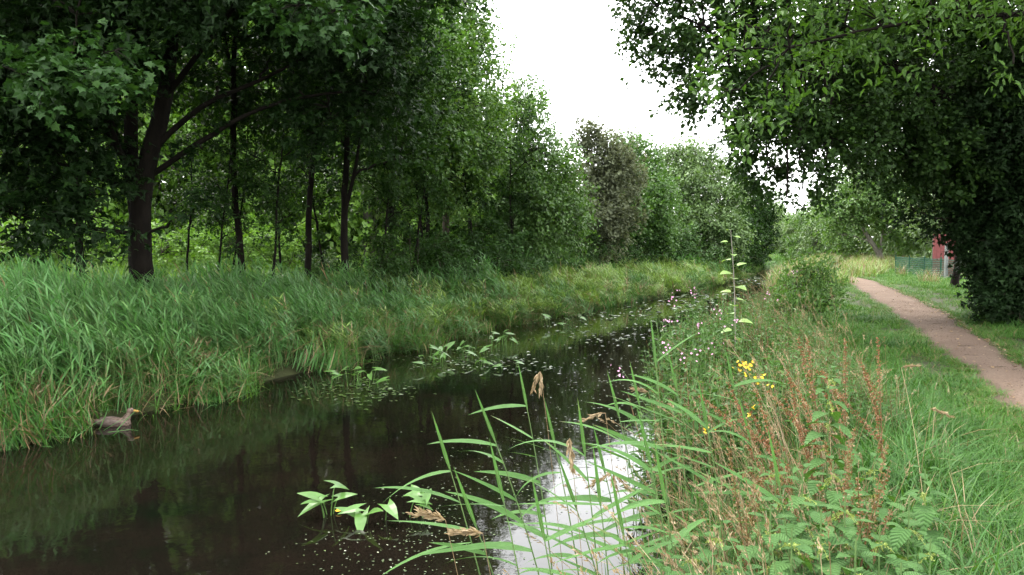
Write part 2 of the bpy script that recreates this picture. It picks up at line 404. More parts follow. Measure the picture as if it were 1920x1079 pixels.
def water_mat():
    m, n, l = new_mat('canal_water')
    out = n.new('ShaderNodeOutputMaterial'); pb = n.new('ShaderNodeBsdfPrincipled')
    tc = n.new('ShaderNodeTexCoord')
    a = n.new('ShaderNodeTexNoise'); a.inputs['Scale'].default_value = .55; a.inputs['Detail'].default_value = 6; a.inputs['Roughness'].default_value = .7
    l.new(tc.outputs['Object'], a.inputs['Vector'])
    r = ramp(n, [(.38, (.0066, .0046, .0033)), (.55, (.0042, .0036, .0025)), (.68, (.0022, .004, .0018))]); l.new(a.outputs['Fac'], r.inputs['Fac'])
    l.new(r.outputs['Color'], pb.inputs['Base Color'])
    pb.inputs['Roughness'].default_value = .03; pb.inputs['IOR'].default_value = 1.333
    b = n.new('ShaderNodeTexNoise'); b.inputs['Scale'].default_value = 3.5; b.inputs['Detail'].default_value = 4
    mp = n.new('ShaderNodeMapping'); mp.inputs['Scale'].default_value = (1, 1, 1)
    l.new(tc.outputs['Object'], mp.inputs['Vector']); l.new(mp.outputs[0], b.inputs['Vector'])
    bu = n.new('ShaderNodeBump'); bu.inputs['Strength'].default_value = .06; bu.inputs['Distance'].default_value = .03
    l.new(b.outputs['Fac'], bu.inputs['Height']); l.new(bu.outputs[0], pb.inputs['Normal'])
    l.new(pb.outputs[0], out.inputs['Surface'])
    return m
wy = np.concatenate([np.linspace(-60, 0, 12), np.arange(1, 70, 1.), np.linspace(72, 200, 20)])
wv = np.stack([np.stack([XL(wy) - .5, wy, 0 * wy], -1), np.stack([XR(wy) + .25, wy, 0 * wy], -1)], 1)
mb = MB(); mb.add(wv.reshape(-1, 3), grid_faces(len(wy), 2))
tag(link('water', mb.mesh('water', water_mat(), True)), 'still dark brown canal water', 'water', kind='structure')

# ------------------------------------------------------------------ scattering (only for what nobody could count)
def make_source_collection(name, meshes):
    c = bpy.data.collections.new(name)
    for i, me in enumerate(meshes):
        o = bpy.data.objects.new('%s_%02d' % (name, i), me)
        c.objects.link(o)
    return c
def scatter(name, pts, rot, scl, idx, meshes, label, cat):
    pts = np.asarray(pts, np.float32)
    me = bpy.data.meshes.new(name)
    me.vertices.add(len(pts)); me.vertices.foreach_set('co', pts.ravel())
    for an, ty, dat, key in (('rot', 'FLOAT_VECTOR', np.asarray(rot, np.float32), 'vector'), ('scl', 'FLOAT_VECTOR', np.asarray(scl, np.float32), 'vector'),
                             ('idx', 'INT', np.asarray(idx, np.int32), 'value')):
        at = me.attributes.new(an, ty, 'POINT'); at.data.foreach_set(key, dat.ravel())
    o = link(name, me)
    col = make_source_collection(name + '_source', meshes)
    ng = bpy.data.node_groups.new(name + '_scatter', 'GeometryNodeTree')
    ng.interface.new_socket('Geometry', in_out='INPUT', socket_type='NodeSocketGeometry')
    ng.interface.new_socket('Geometry', in_out='OUTPUT', socket_type='NodeSocketGeometry')
    n, l = ng.nodes, ng.links
    gi = n.new('NodeGroupInput'); go = n.new('NodeGroupOutput')
    ci = n.new('GeometryNodeCollectionInfo'); ci.inputs['Collection'].default_value = col
    ci.inputs['Separate Children'].default_value = True; ci.inputs['Reset Children'].default_value = True
    ip = n.new('GeometryNodeInstanceOnPoints'); ip.inputs['Pick Instance'].default_value = True
    def attr(an, ty):
        a = n.new('GeometryNodeInputNamedAttribute'); a.data_type = ty; a.inputs['Name'].default_value = an
        return a.outputs['Attribute']
    l.new(gi.outputs[0], ip.inputs['Points']); l.new(ci.outputs[0], ip.inputs['Instance'])
    l.new(attr('idx', 'INT'), ip.inputs['Instance Index'])
    er = n.new('FunctionNodeEulerToRotation'); l.new(attr('rot', 'FLOAT_VECTOR'), er.inputs[0])
    l.new(er.outputs[0], ip.inputs['Rotation']); l.new(attr('scl', 'FLOAT_VECTOR'), ip.inputs['Scale'])
    l.new(ip.outputs[0], go.inputs[0])
    md = o.modifiers.new('scatter', 'NODES'); md.node_group = ng
    tag(o, label, cat, kind='stuff')
    return o

def blades(mb, base, d, h, w, bend, segs=4, mat=0, tip_z=None):
    """many grass blades at once: base (n,3), lean direction d (n,2), height h, width w, bend = sideways reach / height"""
    n = len(base); t = np.linspace(0, 1, segs + 1)
    dx, dy = d[:, 0], d[:, 1]
    reach = h * bend
    zc = t[None] * h[:, None] * (1 - .35 * np.minimum(bend, 1.6)[:, None] * t[None] ** 1.6)
    rc = reach[:, None] * t[None] ** 1.8
    cx = base[:, None, 0] + dx[:, None] * rc; cyy = base[:, None, 1] + dy[:, None] * rc; cz = base[:, None, 2] + zc
    prof = np.array([.55, 1, .9, .6, 0.05][:segs + 1]) if segs == 4 else np.interp(t, [0, .3, .7, 1], [.6, 1, .7, .05])
    th = np.random.default_rng(n + int(abs(h.sum() * 1000)) % 9999).uniform(-1, 1, n)
    sx = -dy * np.cos(th) + dx * np.sin(th) * .5; sy = dx * np.cos(th) + dy * np.sin(th) * .5
    hw = (w[:, None] * prof[None]) / 2
    Lf = np.stack([cx + sx[:, None] * hw, cyy + sy[:, None] * hw, cz], -1)
    Rt = np.stack([cx - sx[:, None] * hw, cyy - sy[:, None] * hw, cz], -1)
    V = np.stack([Lf, Rt], 2).reshape(n, -1, 3)
    k = np.arange(segs)
    q = np.stack([2 * k, 2 * k + 1, 2 * k + 3, 2 * k + 2], -1)
    off = (np.arange(n) * 2 * (segs + 1))[:, None, None]
    mb.add(V.reshape(-1, 3), (q[None] + off).reshape(-1, 4), mat)

def grass_clump(seed, n, rad, h, w, bend, mats, dry=.1, wind=None, segs=4):
    g = np.random.default_rng(seed); mb = MB()
    for mi, k in ((0, int(n * (1 - dry))), (1, int(n * dry))):
        if k == 0: continue
        a = g.uniform(0, 2 * PI, k); r = rad * np.sqrt(g.uniform(0, 1, k))
        base = np.stack([r * np.cos(a), r * np.sin(a), np.zeros(k) - .02], -1)
        a2 = g.uniform(0, 2 * PI, k)
        d = np.stack([np.cos(a2), np.sin(a2)], -1)
        if wind is not None: d = nrm(d + np.array(wind))
        blades(mb, base, d, h * g.uniform(.55, 1.1, k), w * g.uniform(.7, 1.3, k), bend * g.uniform(.3, 1.4, k), segs, mi)
    return mb.mesh('grass_clump', mats)

def reed_clump(seed, n, rad, h, mats, wind=(-1.0, -.1), lw=.022, ll=.42, dead=.08):
    g = np.random.default_rng(seed); mb = MB()
    for i in range(n):
        a = g.uniform(0, 2 * PI); r = rad * math.sqrt(g.uniform())
        b = np.array([r * math.cos(a), r * math.sin(a), -.05])
        hh = h * g.uniform(.62, 1.08)
        lean = np.array(wind) * hh * g.uniform(.02, .18) + g.normal(0, .05, 2) * hh
        top = b + np.array([lean[0], lean[1], hh])
        mid = b + np.array([lean[0] * .3, lean[1] * .3, hh * .55])
        pts = bez(b, mid, top, 5)
        dm = 1 if g.uniform() < dead else 0
        tube(mb, pts, [.005, .0045, .004, .003, .0015], 3, 2 if not dm else 1)
        k = g.integers(7, 11)
        for j in range(k):
            t = .25 + .75 * (j + g.uniform(0, .6)) / k
            p = np.array([np.interp(t, np.linspace(0, 1, 5), pts[:, q]) for q in range(3)])
            az = math.atan2(wind[1], wind[0]) + g.normal(0, .75)
            if g.uniform() < .15: az += PI
            up = g.uniform(.2, 1.0) + .4 * t
            L = ll * g.uniform(.65, 1.15) * (1 - .25 * t)
            d0 = np.array([math.cos(az) * math.cos(up), math.sin(az) * math.cos(up), math.sin(up)])
            dr = g.uniform(.02, .28) * L
            c1 = p + d0 * L * .55
            c2 = p + d0 * L + np.array([math.cos(az) * dr * .4, math.sin(az) * dr * .4, -dr])
            cl = bez(p, c1, c2, 5)
            s = nrm(np.cross(d0, np.array([g.normal(0, .25), g.normal(0, .25), 1.0])))
            wp = np.array([.35, 1.0, .85, .5, .03]) * lw * g.uniform(.8, 1.2) / 2
            V = np.stack([cl + s * wp[:, None], cl - s * wp[:, None]], 1).reshape(-1, 3)
            q4 = np.array([(2 * q, 2 * q + 1, 2 * q + 3, 2 * q + 2) for q in range(4)])
            mb.add(V, q4, 1 if (dm or (t < .4 and g.uniform() < .12)) else 0)
    return mb.mesh('reed_clump', mats)

def herb_clump(seed, n, rad, h, mats, leaf=.09, lw=.028, flower=None, per=16):
    g = np.random.default_rng(seed); mb = MB()
    PP, DD, NN, LL, WW = [], [], [], [], []
    for i in range(n):
        a = g.uniform(0, 2 * PI); r = rad * math.sqrt(g.uniform())
        b = np.array([r * math.cos(a), r * math.sin(a), -.03]); hh = h * g.uniform(.6, 1.1)
        top = b + np.array([g.normal(0, .1) * hh, g.normal(0, .1) * hh, hh])
        tube(mb, bez(b, (b + top) / 2 + g.normal(0, .03, 3), top, 4), [.004, .0035, .003, .0015], 3, 1)
        k = int(per * g.uniform(.8, 1.2))
        for j in range(k):
            t = .15 + .85 * j / k
            az = j * 2.4 + g.normal(0, .3); p = b + (top - b) * t
            el = g.uniform(-.1, .7)
            PP.append(p); DD.append([math.cos(az) * math.cos(el), math.sin(az) * math.cos(el), math.sin(el)])
            NN.append([g.normal(0, .3), g.normal(0, .3), 1]); s = leaf * g.uniform(.6, 1.2) * (1.15 - .6 * t)
            LL.append(s); WW.append(s * lw / leaf)
        if flower is not None and g.uniform() < .6:
            for q in range(5):
                p = top + np.array([g.normal(0, .02), g.normal(0, .02), -g.uniform(0, .14)])
                az = g.uniform(0, 2 * PI)
                mb2 = np.array([[math.cos(az), math.sin(az), .4]])
                for e in range(3):
                    az += 2.1
                    add_leaves(mb, p[None], np.array([[math.cos(az), math.sin(az), .35]]), np.array([[0, 0, 1.]]), [.016], [.016], LEAF4, 2)
    add_leaves(mb, np.array(PP), np.array(DD), np.array(NN), np.array(LL), np.array(WW), LEAF6, 0)
    return mb.mesh('herb_clump', mats)

def seed_grass_clump(seed, n, rad, h, mats, wind=(-.3, 0)):
    """dry stalks with drooping tan seed heads: mats = (dry, green)"""
    g = np.random.default_rng(seed); mb = MB()
    for i in range(n):
        a = g.uniform(0, 2 * PI); r = rad * math.sqrt(g.uniform())
        b = np.array([r * math.cos(a), r * math.sin(a), -.03]); hh = h * g.uniform(.6, 1.1)
        lean = np.array(wind) * hh * g.uniform(.2, 1.6) + g.normal(0, .22, 2) * hh
        top = b + np.array([lean[0], lean[1], hh]); mid = b + np.array([lean[0] * .2, lean[1] * .2, hh * .6])
        pts = bez(b, mid, top, 6); tube(mb, pts, np.linspace(.0022, .0012, 6), 3, 0 if g.uniform() < .6 else 1)
        # seed head: small spikelets round the last part of the stalk
        k = 16; t = g.uniform(0, 1, k)
        d = nrm(top - pts[3]); d = nrm(d + np.array([lean[0] * .8, lean[1] * .8, -.35 * g.uniform(0, 1)]))
        hl = g.uniform(.05, .11)
        PPc = top + d * (t[:, None] - .3) * hl + g.normal(0, .004, (k, 3))
        DDc = d + g.normal(0, .35, (k, 3))
        add_leaves(mb, PPc, DDc, g.normal(0, 1, (k, 3)), g.uniform(.012, .024, k), g.uniform(.004, .007, k), LEAF4, 0)
        for q in range(2):
            az = g.uniform(0, 2 * PI)
            blades(mb, b[None] + g.normal(0, .01, (1, 3)), np.array([[math.cos(az), math.sin(az)]]), np.array([hh * g.uniform(.35, .7)]), np.array([.006]), np.array([g.uniform(.2, 1)]), 4, 1 if g.uniform() < .6 else 0)
    return mb.mesh('seed_grass', mats)

def strip_points(g, n, y0, y1, fx0, fx1, ypow=1.0):
    """random points with Y between y0 and y1 (nearer ones denser when ypow > 1), X between two curves"""
    y = y0 + (y1 - y0) * g.uniform(0, 1, n) ** ypow
    u = g.uniform(0, 1, n)
    a, b = fx0(y), fx1(y)
    x = a + (b - a) * u
    return x, y, u
def randrot(g, n, tilt=.08):
    return np.stack([g.normal(0, tilt, n), g.normal(0, tilt, n), g.uniform(0, 2 * PI, n)], -1)
def windrot(g, n, tilt=.06, spread=.5):
    return np.stack([g.normal(0, tilt, n), g.normal(0, tilt, n), g.normal(0, spread, n)], -1)

# ------------------------------------------------------------------ trees
BARKS = {}
def tree_meshes(seed, base, stems, lobes, n_leaves, leaf, lw, shape, leaf_material, bark, droop=.2, twig=.55, per_clump=70, limb_k=.035, fill=2.2, squash=.85, limb_min=.02, attach=0.0):
    """stems: list of (points, r0, r1) ; lobes: list of (cx, cy, cz, r) ; all relative to base. returns trunk, branches, crown meshes"""
    g = np.random.default_rng(seed)
    tm, cm = MB(), MB(); bm = tm
    samp, srad = [], []
    for pts, r0, r1 in stems:
        pts = np.asarray(pts, float)
        seg = np.concatenate([[0], np.cumsum(np.linalg.norm(np.diff(pts, axis=0), axis=1))])
        m = max(6, int(seg[-1] / .35)); tt = np.linspace(0, seg[-1], m)
        sm = np.stack([np.interp(tt, seg, pts[:, q]) for q in range(3)], -1)
        # round the corners of the polyline
        for _ in range(2):
            sm[1:-1] = (sm[:-2] + 2 * sm[1:-1] + sm[2:]) / 4
        sm[1:-1] += g.normal(0, .012, (m - 2, 3)) * np.array([1, 1, .2])
        rr = np.linspace(r0, r1, m)
        if pts[0][2] < .1: rr = rr * (1 + .5 * np.exp(-(sm[:, 2] - sm[0][2]) / .25))
        tube(tm, sm, rr, 10 if r0 > .1 else 6, 0)
        samp.append(sm); srad.append(rr)
    S = np.concatenate(samp); SR = np.concatenate(srad)
    w = np.array([l[3] ** fill for l in lobes]); w /= w.sum()
    n_cl = max(8, int(n_leaves / per_clump))
    limbs = []
    for (cx, cyy, cz, r) in lobes:
        c = np.array([cx, cyy, cz])
        hd = np.linalg.norm((S - c)[:, :2], axis=1)
        cost = np.linalg.norm(S - c, axis=1) + 2.5 * np.maximum(0, S[:, 2] - (cz - .35 * hd)) + 3.0 * (S[:, 2] < .18 * S[:, 2].max()) + 60.0 * (S[:, 2] < attach)
        k = int(np.argmin(cost)); s = S[k]
        mid = s + (c - s) * .5 + np.array([g.normal(0, .15), g.normal(0, .15), .12 * np.linalg.norm(c - s)]) * min(1, r)
        pts = bez(s, mid, c, 7)
        pts[1:-1] += g.normal(0, .03, (5, 3))
        r0 = min(SR[k] * .75, limb_min + limb_k * r)
        tube(bm, pts, np.linspace(r0, r0 * .3 + .006, 7), 6, 0)
        limbs.append(pts)
    AL, AD, AN, ALn, AW = [], [], [], [], []
    pick = g.choice(len(lobes), n_cl, p=w)
    for li in pick:
        cx, cyy, cz, r = lobes[li]; c0 = np.array([cx, cyy, cz])
        v = nrm(g.normal(0, 1, 3)); rad = r * g.uniform() ** .42 * g.uniform(.82, 1.12)
        c = c0 + v * rad * np.array([1, 1, squash])
        L = limbs[li]; k = int(np.argmin(np.linalg.norm(L - c, axis=1) + .4 * np.maximum(0, L[:, 2] - c[2])))
        a = L[k]
        if np.linalg.norm(c - a) > .15:
            tube(bm, bez(a, (a + c) / 2 + np.array([0, 0, .1 * r]), c, 4), [.011, .009, .006, .003], 3, 0)
        nt = 5
        per = max(2, int(per_clump / nt * g.uniform(.6, 1.4)))
        outd = nrm(c - c0 + np.array([0, 0, .15 * r]))
        for q in range(nt):
            dv = nrm(g.normal(0, .75, 3) + outd * .6 + np.array([0, 0, -droop]))
            tl = twig * g.uniform(.6, 1.3)
            t = g.uniform(0.05, 1, per)
            sag = np.zeros((per, 3)); sag[:, 2] = -droop * .6 * tl * t ** 2
            AL.append(c + dv * (t * tl)[:, None] + sag + g.normal(0, .035 + .04 * twig, (per, 3)))
            AD.append(dv * .7 + g.normal(0, .65, (per, 3)) + np.array([0, 0, -.25 - droop * .4]))
            AN.append(np.array([0, 0, 1.0]) + outd * .35 + g.normal(0, .45, (per, 3)))
            s = leaf * g.uniform(.5, 1.35, per)
            ALn.append(s); AW.append(s * lw)
    add_leaves(cm, np.concatenate(AL), np.concatenate(AD), np.concatenate(AN), np.concatenate(ALn), np.concatenate(AW), shape, 0)
    return (tm.mesh('trunk', bark, True), cm.mesh('crown', leaf_material))

def place_tree(name, base, meshes, label, cat='tree', group=None, rotz=0, scl=(1, 1, 1)):
    e = empty(name, tuple(base))
    e.rotation_euler = (0, 0, rotz); e.scale = scl
    for nm, me in zip(('trunk', 'crown'), meshes):
        link(nm, me, e)
    tag(e, label, cat, group)
    return e
def rel_lobes(base, L):
    return [tuple(P(a, b, Y) - base) + (r,) for a, b, Y, r in L]
def rel_path(base, L):
    return [P(a, b, Y) - base for a, b, Y in L]
def at_ground(px, Y, dz=-.05):
    x = (px - 960) / F_PX * Y * 1.0
    return np.array([x, Y, float(ZG(x, Y)) + dz])

# big maple on the left
b = at_ground(270, 15.5)
stems = [([(0, 0, 0)] + rel_path(b, [(263, 470, 15.5), (258, 390, 15.5), (283, 290, 15.4), (308, 190, 15.3), (322, 80, 15.2), (335, -60, 15.2), (350, -220, 15.2)]), .25, .06),
         (rel_path(b, [(258, 400, 15.5), (243, 300, 15.8), (246, 180, 16), (262, 60, 16), (270, -60, 16), (260, -180, 16)]), .16, .05),
         (rel_path(b, [(247, 340, 15.7), (215, 260, 15.2), (190, 205, 14.6), (160, 180, 13.2), (130, 150, 11.6)]), .07, .02),
         (rel_path(b, [(240, 300, 15.8), (205, 230, 15.8), (190, 150, 15.8), (180, 50, 15.8)]), .06, .03),
         (rel_path(b, [(290, 280, 15.4), (350, 215, 15.2), (420, 175, 15), (500, 150, 15), (600, 90, 15)]), .07, .02),
         (rel_path(b, [(282, 330, 15.5), (340, 290, 15.3), (400, 250, 15.2), (470, 210, 15), (560, 180, 15), (690, 170, 15.5)]), .06, .02),
         (rel_path(b, [(310, 180, 15.3), (370, 100, 15), (420, 50, 15), (470, -30, 15)]), .07, .025),
         (rel_path(b, [(262, 440, 15.5), (170, 430, 14.8), (90, 415, 14.5), (10, 395, 14.2), (-90, 380, 14)]), .05, .02),
         (rel_path(b, [(250, 360, 15.6), (180, 330, 15), (100, 300, 14.6), (20, 290, 14.5)]), .06, .02)]
lob = rel_lobes(b, [(60, 250, 14, 1.3), (140, 330, 14.5, 1.0), (40, 370, 14, 1.1), (120, 120, 14, 1.4), (10, 100, 13, 1.7), (200, 30, 14, 1.3), (330, -70, 13.5, 1.2), (450, -50, 14, 1.2), (590, 30, 14.5, 1.2), (680, 70, 15, 1.4),
                    (690, 200, 16, 1.3), (620, 220, 15.5, .8), (-60, 250, 14, 1.9), (-80, 60, 13, 2.2), (100, -150, 14, 2.6), (350, -200, 15, 2.8), (600, -130, 15, 2.4), (400, -90, 12.5, 1.6), (180, -80, 12, 1.5),
                    (740, 10, 16, 1.1), (170, 405, 13.8, .55), (90, 400, 13.6, .5), (340, 410, 14.6, .45), (170, 240, 15, .8), (500, 120, 15.5, .5), (410, 165, 15, .4), (560, 175, 15, .5), (380, 280, 15.2, .35), (340, -110, 16, 1.6), (240, -90, 17, 1.6), (200, -330, 15, 2.8), (480, -330, 15, 2.8), (160, 40, 18.5, 1.6), (420, -170, 18.5, 2.0), (40, 200, 18, 2.0), (620, -60, 18, 1.8), (330, -450, 16, 3.0)])
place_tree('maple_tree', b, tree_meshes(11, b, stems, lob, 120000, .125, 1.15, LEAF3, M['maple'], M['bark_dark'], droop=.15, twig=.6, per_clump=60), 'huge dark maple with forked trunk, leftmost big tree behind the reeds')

# its low spray, coloured paler as if lit, is part of the same tree: added as a branch
maple = [o for o in COL.objects if o.name.startswith('maple_tree')][0]
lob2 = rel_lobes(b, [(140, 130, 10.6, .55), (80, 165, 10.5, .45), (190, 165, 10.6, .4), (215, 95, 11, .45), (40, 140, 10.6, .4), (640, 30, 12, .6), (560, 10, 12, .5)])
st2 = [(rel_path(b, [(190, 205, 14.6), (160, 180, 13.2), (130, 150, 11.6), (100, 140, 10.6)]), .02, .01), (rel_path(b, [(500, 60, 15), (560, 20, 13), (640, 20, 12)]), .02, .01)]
_b, _c = tree_meshes(12, b, st2, lob2, 2600, .105, 1.0, LEAFM, M['maple_spray_lit'], M['bark_dark'], droop=.1, twig=.32, per_clump=34, limb_min=.008, limb_k=.006)
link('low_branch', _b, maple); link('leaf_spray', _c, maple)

# generic crowns
def generic_lobes(g, h, r, z0, n=9, rz=.8):
    out = []
    for i in range(n):
        t = (i + .5) / n
        z = z0 + (h - z0) * (.08 + .88 * t)
        wd = r * math.sin(PI * min(1, .18 + .82 * t) ** .9) ** .7
        a = i * 2.4 + g.uniform(-.4, .4)
        q = wd * g.uniform(.35, .7)
        out.append((q * math.cos(a), q * math.sin(a), z, max(.5, wd * g.uniform(.55, .8))))
    return out
def generic_tree(seed, h, r, z0, tr, n_leaves, leaf, lw, mat, bark, shape=LEAF4, lean=(0, 0), forks=0, **kw):
    g = np.random.default_rng(seed)
    top = np.array([lean[0], lean[1], h * .92])
    pts = [np.zeros(3)] + [top * t + np.array([g.normal(0, .12), g.normal(0, .12), 0]) * (h / 10) for t in (.25, .5, .75)] + [top]
    stems = [(pts, tr, tr * .2)]
    for k in range(forks):
        a = g.uniform(0, 2 * PI); t0 = g.uniform(.06, .3)
        s = pts[0] + (pts[1] - pts[0]) * (t0 / .25) if t0 < .25 else pts[1]
        e = np.array([math.cos(a) * r * .6, math.sin(a) * r * .6, h * g.uniform(.6, .85)])
        stems.append(([s, s + (e - s) * .5 + np.array([math.cos(a) * .2, math.sin(a) * .2, -.2]), e], tr * .6, tr * .15))
    lob = [(x + lean[0] * z / h, y + lean[1] * z / h, z, q) for x, y, z, q in generic_lobes(g, h, r, z0, n=kw.pop('n_lobes', 9))]
    return tree_meshes(seed + 100, np.zeros(3), stems, lob, n_leaves, leaf, lw, shape, mat, bark, **kw)

# the belt of trees behind the left reeds: (px, distance, label, archetype, scale, rotation)
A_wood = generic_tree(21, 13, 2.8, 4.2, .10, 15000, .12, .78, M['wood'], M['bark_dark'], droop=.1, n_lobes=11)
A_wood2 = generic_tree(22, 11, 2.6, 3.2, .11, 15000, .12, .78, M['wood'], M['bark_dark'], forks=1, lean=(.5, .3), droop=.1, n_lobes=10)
A_slim = generic_tree(23, 6.5, 1.1, 1.8, .04, 2600, .09, .7, M['wood'], M['bark_dark'], lean=(.8, 0), n_lobes=7, twig=.4, limb_min=.01, limb_k=.01)
A_light = generic_tree(24, 11.5, 2.5, 2.8, .09, 14000, .12, .78, M['birch'], M['bark_dark'], forks=1, droop=.15, n_lobes=10)
GB = 'trees in the dark belt behind the left reeds'
for px, Y, arch, s, rz, lab in [
        (147, 17.5, A_wood, 1.0, .4, 'thick dark trunk just left of the big forked maple'),
        (461, 19.0, A_wood, 1.05, 2.2, 'slender straight dark trunk right of the big forked maple'),
        (575, 20.5, A_wood, .95, 4.0, 'straight dark trunk midway between the maple and the leaning double trunk'),
        (650, 19.8, A_wood2, .95, 0.0, 'dark tree with leaning double trunk right at the reeds'),
        (742, 23.0, A_light, 1.0, 2.5, 'dark trunk just right of the leaning double trunk'),
        (797, 24.5, A_light, .95, 5.2, 'thin black trunk beneath the tall light birch crown'),
        (880, 28.0, A_light, .9, 1.2, 'shaded tree tucked behind the tall light birch'),
        (-60, 19.0, A_wood2, 1.1, 3.2, 'dark tree at the far left edge of the picture')]:
    place_tree('belt_tree', at_ground(px, Y), arch, lab, group=GB, rotz=rz, scl=(s, s, s))
for i, (px, Y, s, rz, lab) in enumerate([
        (392, 18.2, .85, .3, 'thin sapling stem nearest the maple trunk on its right'), (424, 18.8, .9, 1.0, 'thin leaning sapling left of the slender straight trunk'),
        (498, 18.4, 1.0, -.2, 'sapling leaning right just past the slender straight trunk'), (536, 22, 1.0, 2.6, 'thin sapling between the two straight dark trunks'),
        (700, 21, 1.1, .1, 'sapling leaning right beside the double trunk'), (905, 25, 1.1, 3.4, 'pale thin sapling below the birch crown edge'), (352, 20.5, .95, 2.0, 'thin sapling halfway between the maple trunk and the slender straight trunk'),
        (612, 21.5, 1.05, 4.4, 'thin sapling just left of the leaning double trunk'), (765, 22, 1.0, .8, 'thin sapling left of the thin black trunk'), (958, 28, 1.1, 5.0, 'thin sapling at the foot of the ash like tree')]):
    place_tree('sapling', at_ground(px, Y), A_slim, lab, group='thin saplings in the left belt', rotz=rz, scl=(s, s, s))

# birch with the tall light crown
b = at_ground(838, 26.5)
lob = rel_lobes(b, [(835, -120, 26.5, 1.6), (850, -20, 26.5, 1.5), (845, 60, 26.5, 1.35), (880, 100, 26.5, 1.0), (800, 110, 26, 1.4), (870, 185, 26, 1.2), (790, 220, 25, 1.5), (850, 260, 25, 1.5),
                    (905, 270, 25, .9), (760, 310, 24.5, 1.2), (900, 60, 27, .8), (800, 350, 25, 1.1), (880, 330, 25.5, 1.0), (780, 0, 26, 1.5), (730, 190, 25, 1.2)])
place_tree('birch_tree', b, tree_meshes(31, b, [([(0, 0, 0)] + rel_path(b, [(836, 400, 26.5), (842, 250, 26.5), (840, 100, 26.5), (838, -120, 26.5)]), .14, .03)], lob, 42000, .11, .8, LEAF4, M['birch'], M['bark'],
           droop=.25, twig=.55, per_clump=45), 'tall light green birch reaching above the picture, left of the sky gap')
# ash like tree
b = at_ground(985, 30)
lob = rel_lobes(b, [(985, 185, 30, .75), (985, 235, 30, 1.1), (1010, 290, 29.5, 1.3), (960, 300, 30, 1.2), (1045, 290, 30.5, .8), (1050, 345, 30, 1.15), (980, 370, 29, 1.5), (1040, 410, 29.5, 1.3), (950, 400, 29, 1.1), (1065, 385, 30, .8), (1000, 440, 29, 1.1), (930, 350, 29, .9)])
place_tree('ash_tree', b, tree_meshes(32, b, [([(0, 0, 0)] + rel_path(b, [(983, 400, 30), (988, 300, 30), (985, 170, 30)]), .11, .02), (rel_path(b, [(985, 470, 30), (1010, 380, 30), (1035, 300, 30)]), .07, .02)], lob, 34000, .13, .65, LEAF4, M['ash'], M['bark_grey'],
           droop=.35, twig=.6, per_clump=40), 'rounded green tree with pointed top, right of the tall birch')
b = at_ground(1125, 36)
lob = rel_lobes(b, [(1105, 265, 36, 1.0), (1140, 290, 36, 1.3), (1165, 330, 36.5, 1.1), (1110, 340, 35.5, 1.3), (1150, 350, 36, 1.3), (1120, 400, 35, 1.5), (1160, 410, 36, 1.1), (1095, 420, 35, 1.0), (1130, 450, 35, 1.1)])
place_tree('brown_tree', b, tree_meshes(33, b, [([(0, 0, 0)] + rel_path(b, [(1122, 400, 36), (1120, 260, 36)]), .09, .02)], lob, 24000, .15, .7, LEAF4, M['brown_tree'], M['bark_grey'], droop=.1, twig=.5, per_clump=40),
           'brownish grey leaved tree between two green ones')
b = at_ground(1195, 42)
lob = rel_lobes(b, [(1165, 275, 43, .9), (1195, 285, 42, .9), (1215, 300, 42, .8), (1180, 330, 42, 1.4), (1220, 350, 41, 1.4), (1195, 400, 40, 1.6), (1240, 400, 41, 1.2), (1170, 420, 40, 1.2), (1225, 440, 40, 1.1)])
place_tree('maple_like_tree', b, tree_meshes(34, b, [([(0, 0, 0)] + rel_path(b, [(1200, 400, 42), (1190, 270, 42)]), .1, .02)], lob, 30000, .14, .8, LEAF4, M['birch'], M['bark_grey'], droop=.15, twig=.6, per_clump=40),
           'yellowish green tree between the brownish tree and the big willow')
b = at_ground(1310, 50)
lob = rel_lobes(b, [(1270, 295, 50, 1.3), (1305, 290, 50, 1.3), (1335, 315, 50, 1.3), (1250, 340, 50, 1.4), (1290, 350, 49, 1.8), (1340, 360, 49, 1.7), (1365, 380, 49, 1.0), (1270, 410, 48, 1.8), (1320, 420, 48, 1.9), (1365, 435, 48, 1.2), (1290, 450, 48, 1.2), (1250, 445, 47, 1.2)])
place_tree('willow_tree', b, tree_meshes(35, b, [([(0, 0, 0)] + rel_path(b, [(1310, 400, 50), (1300, 290, 50)]), .2, .04)], lob, 42000, .18, .6, LEAF4, M['willow'], M['bark_grey'], droop=.3, twig=.8, per_clump=40),
           'big rounded pale willow at the canal bend')
b = at_ground(1405, 60)
lob = rel_lobes(b, [(1385, 330, 62, 1.4), (1395, 370, 60, 1.6), (1415, 400, 60, 1.5), (1395, 430, 58, 1.7), (1425, 430, 60, 1.2), (1380, 455, 57, 1.2), (1415, 462, 57, 1.2)])
place_tree('dark_tree', b, tree_meshes(36, b, [([(0, 0, 0)] + rel_path(b, [(1402, 420, 60), (1392, 340, 60)]), .16, .04)], lob, 24000, .19, .7, LEAF4, M['wood'], M['bark'], droop=.2, twig=.8, per_clump=40),
           'dark green tree right of the willow at the far reeds')

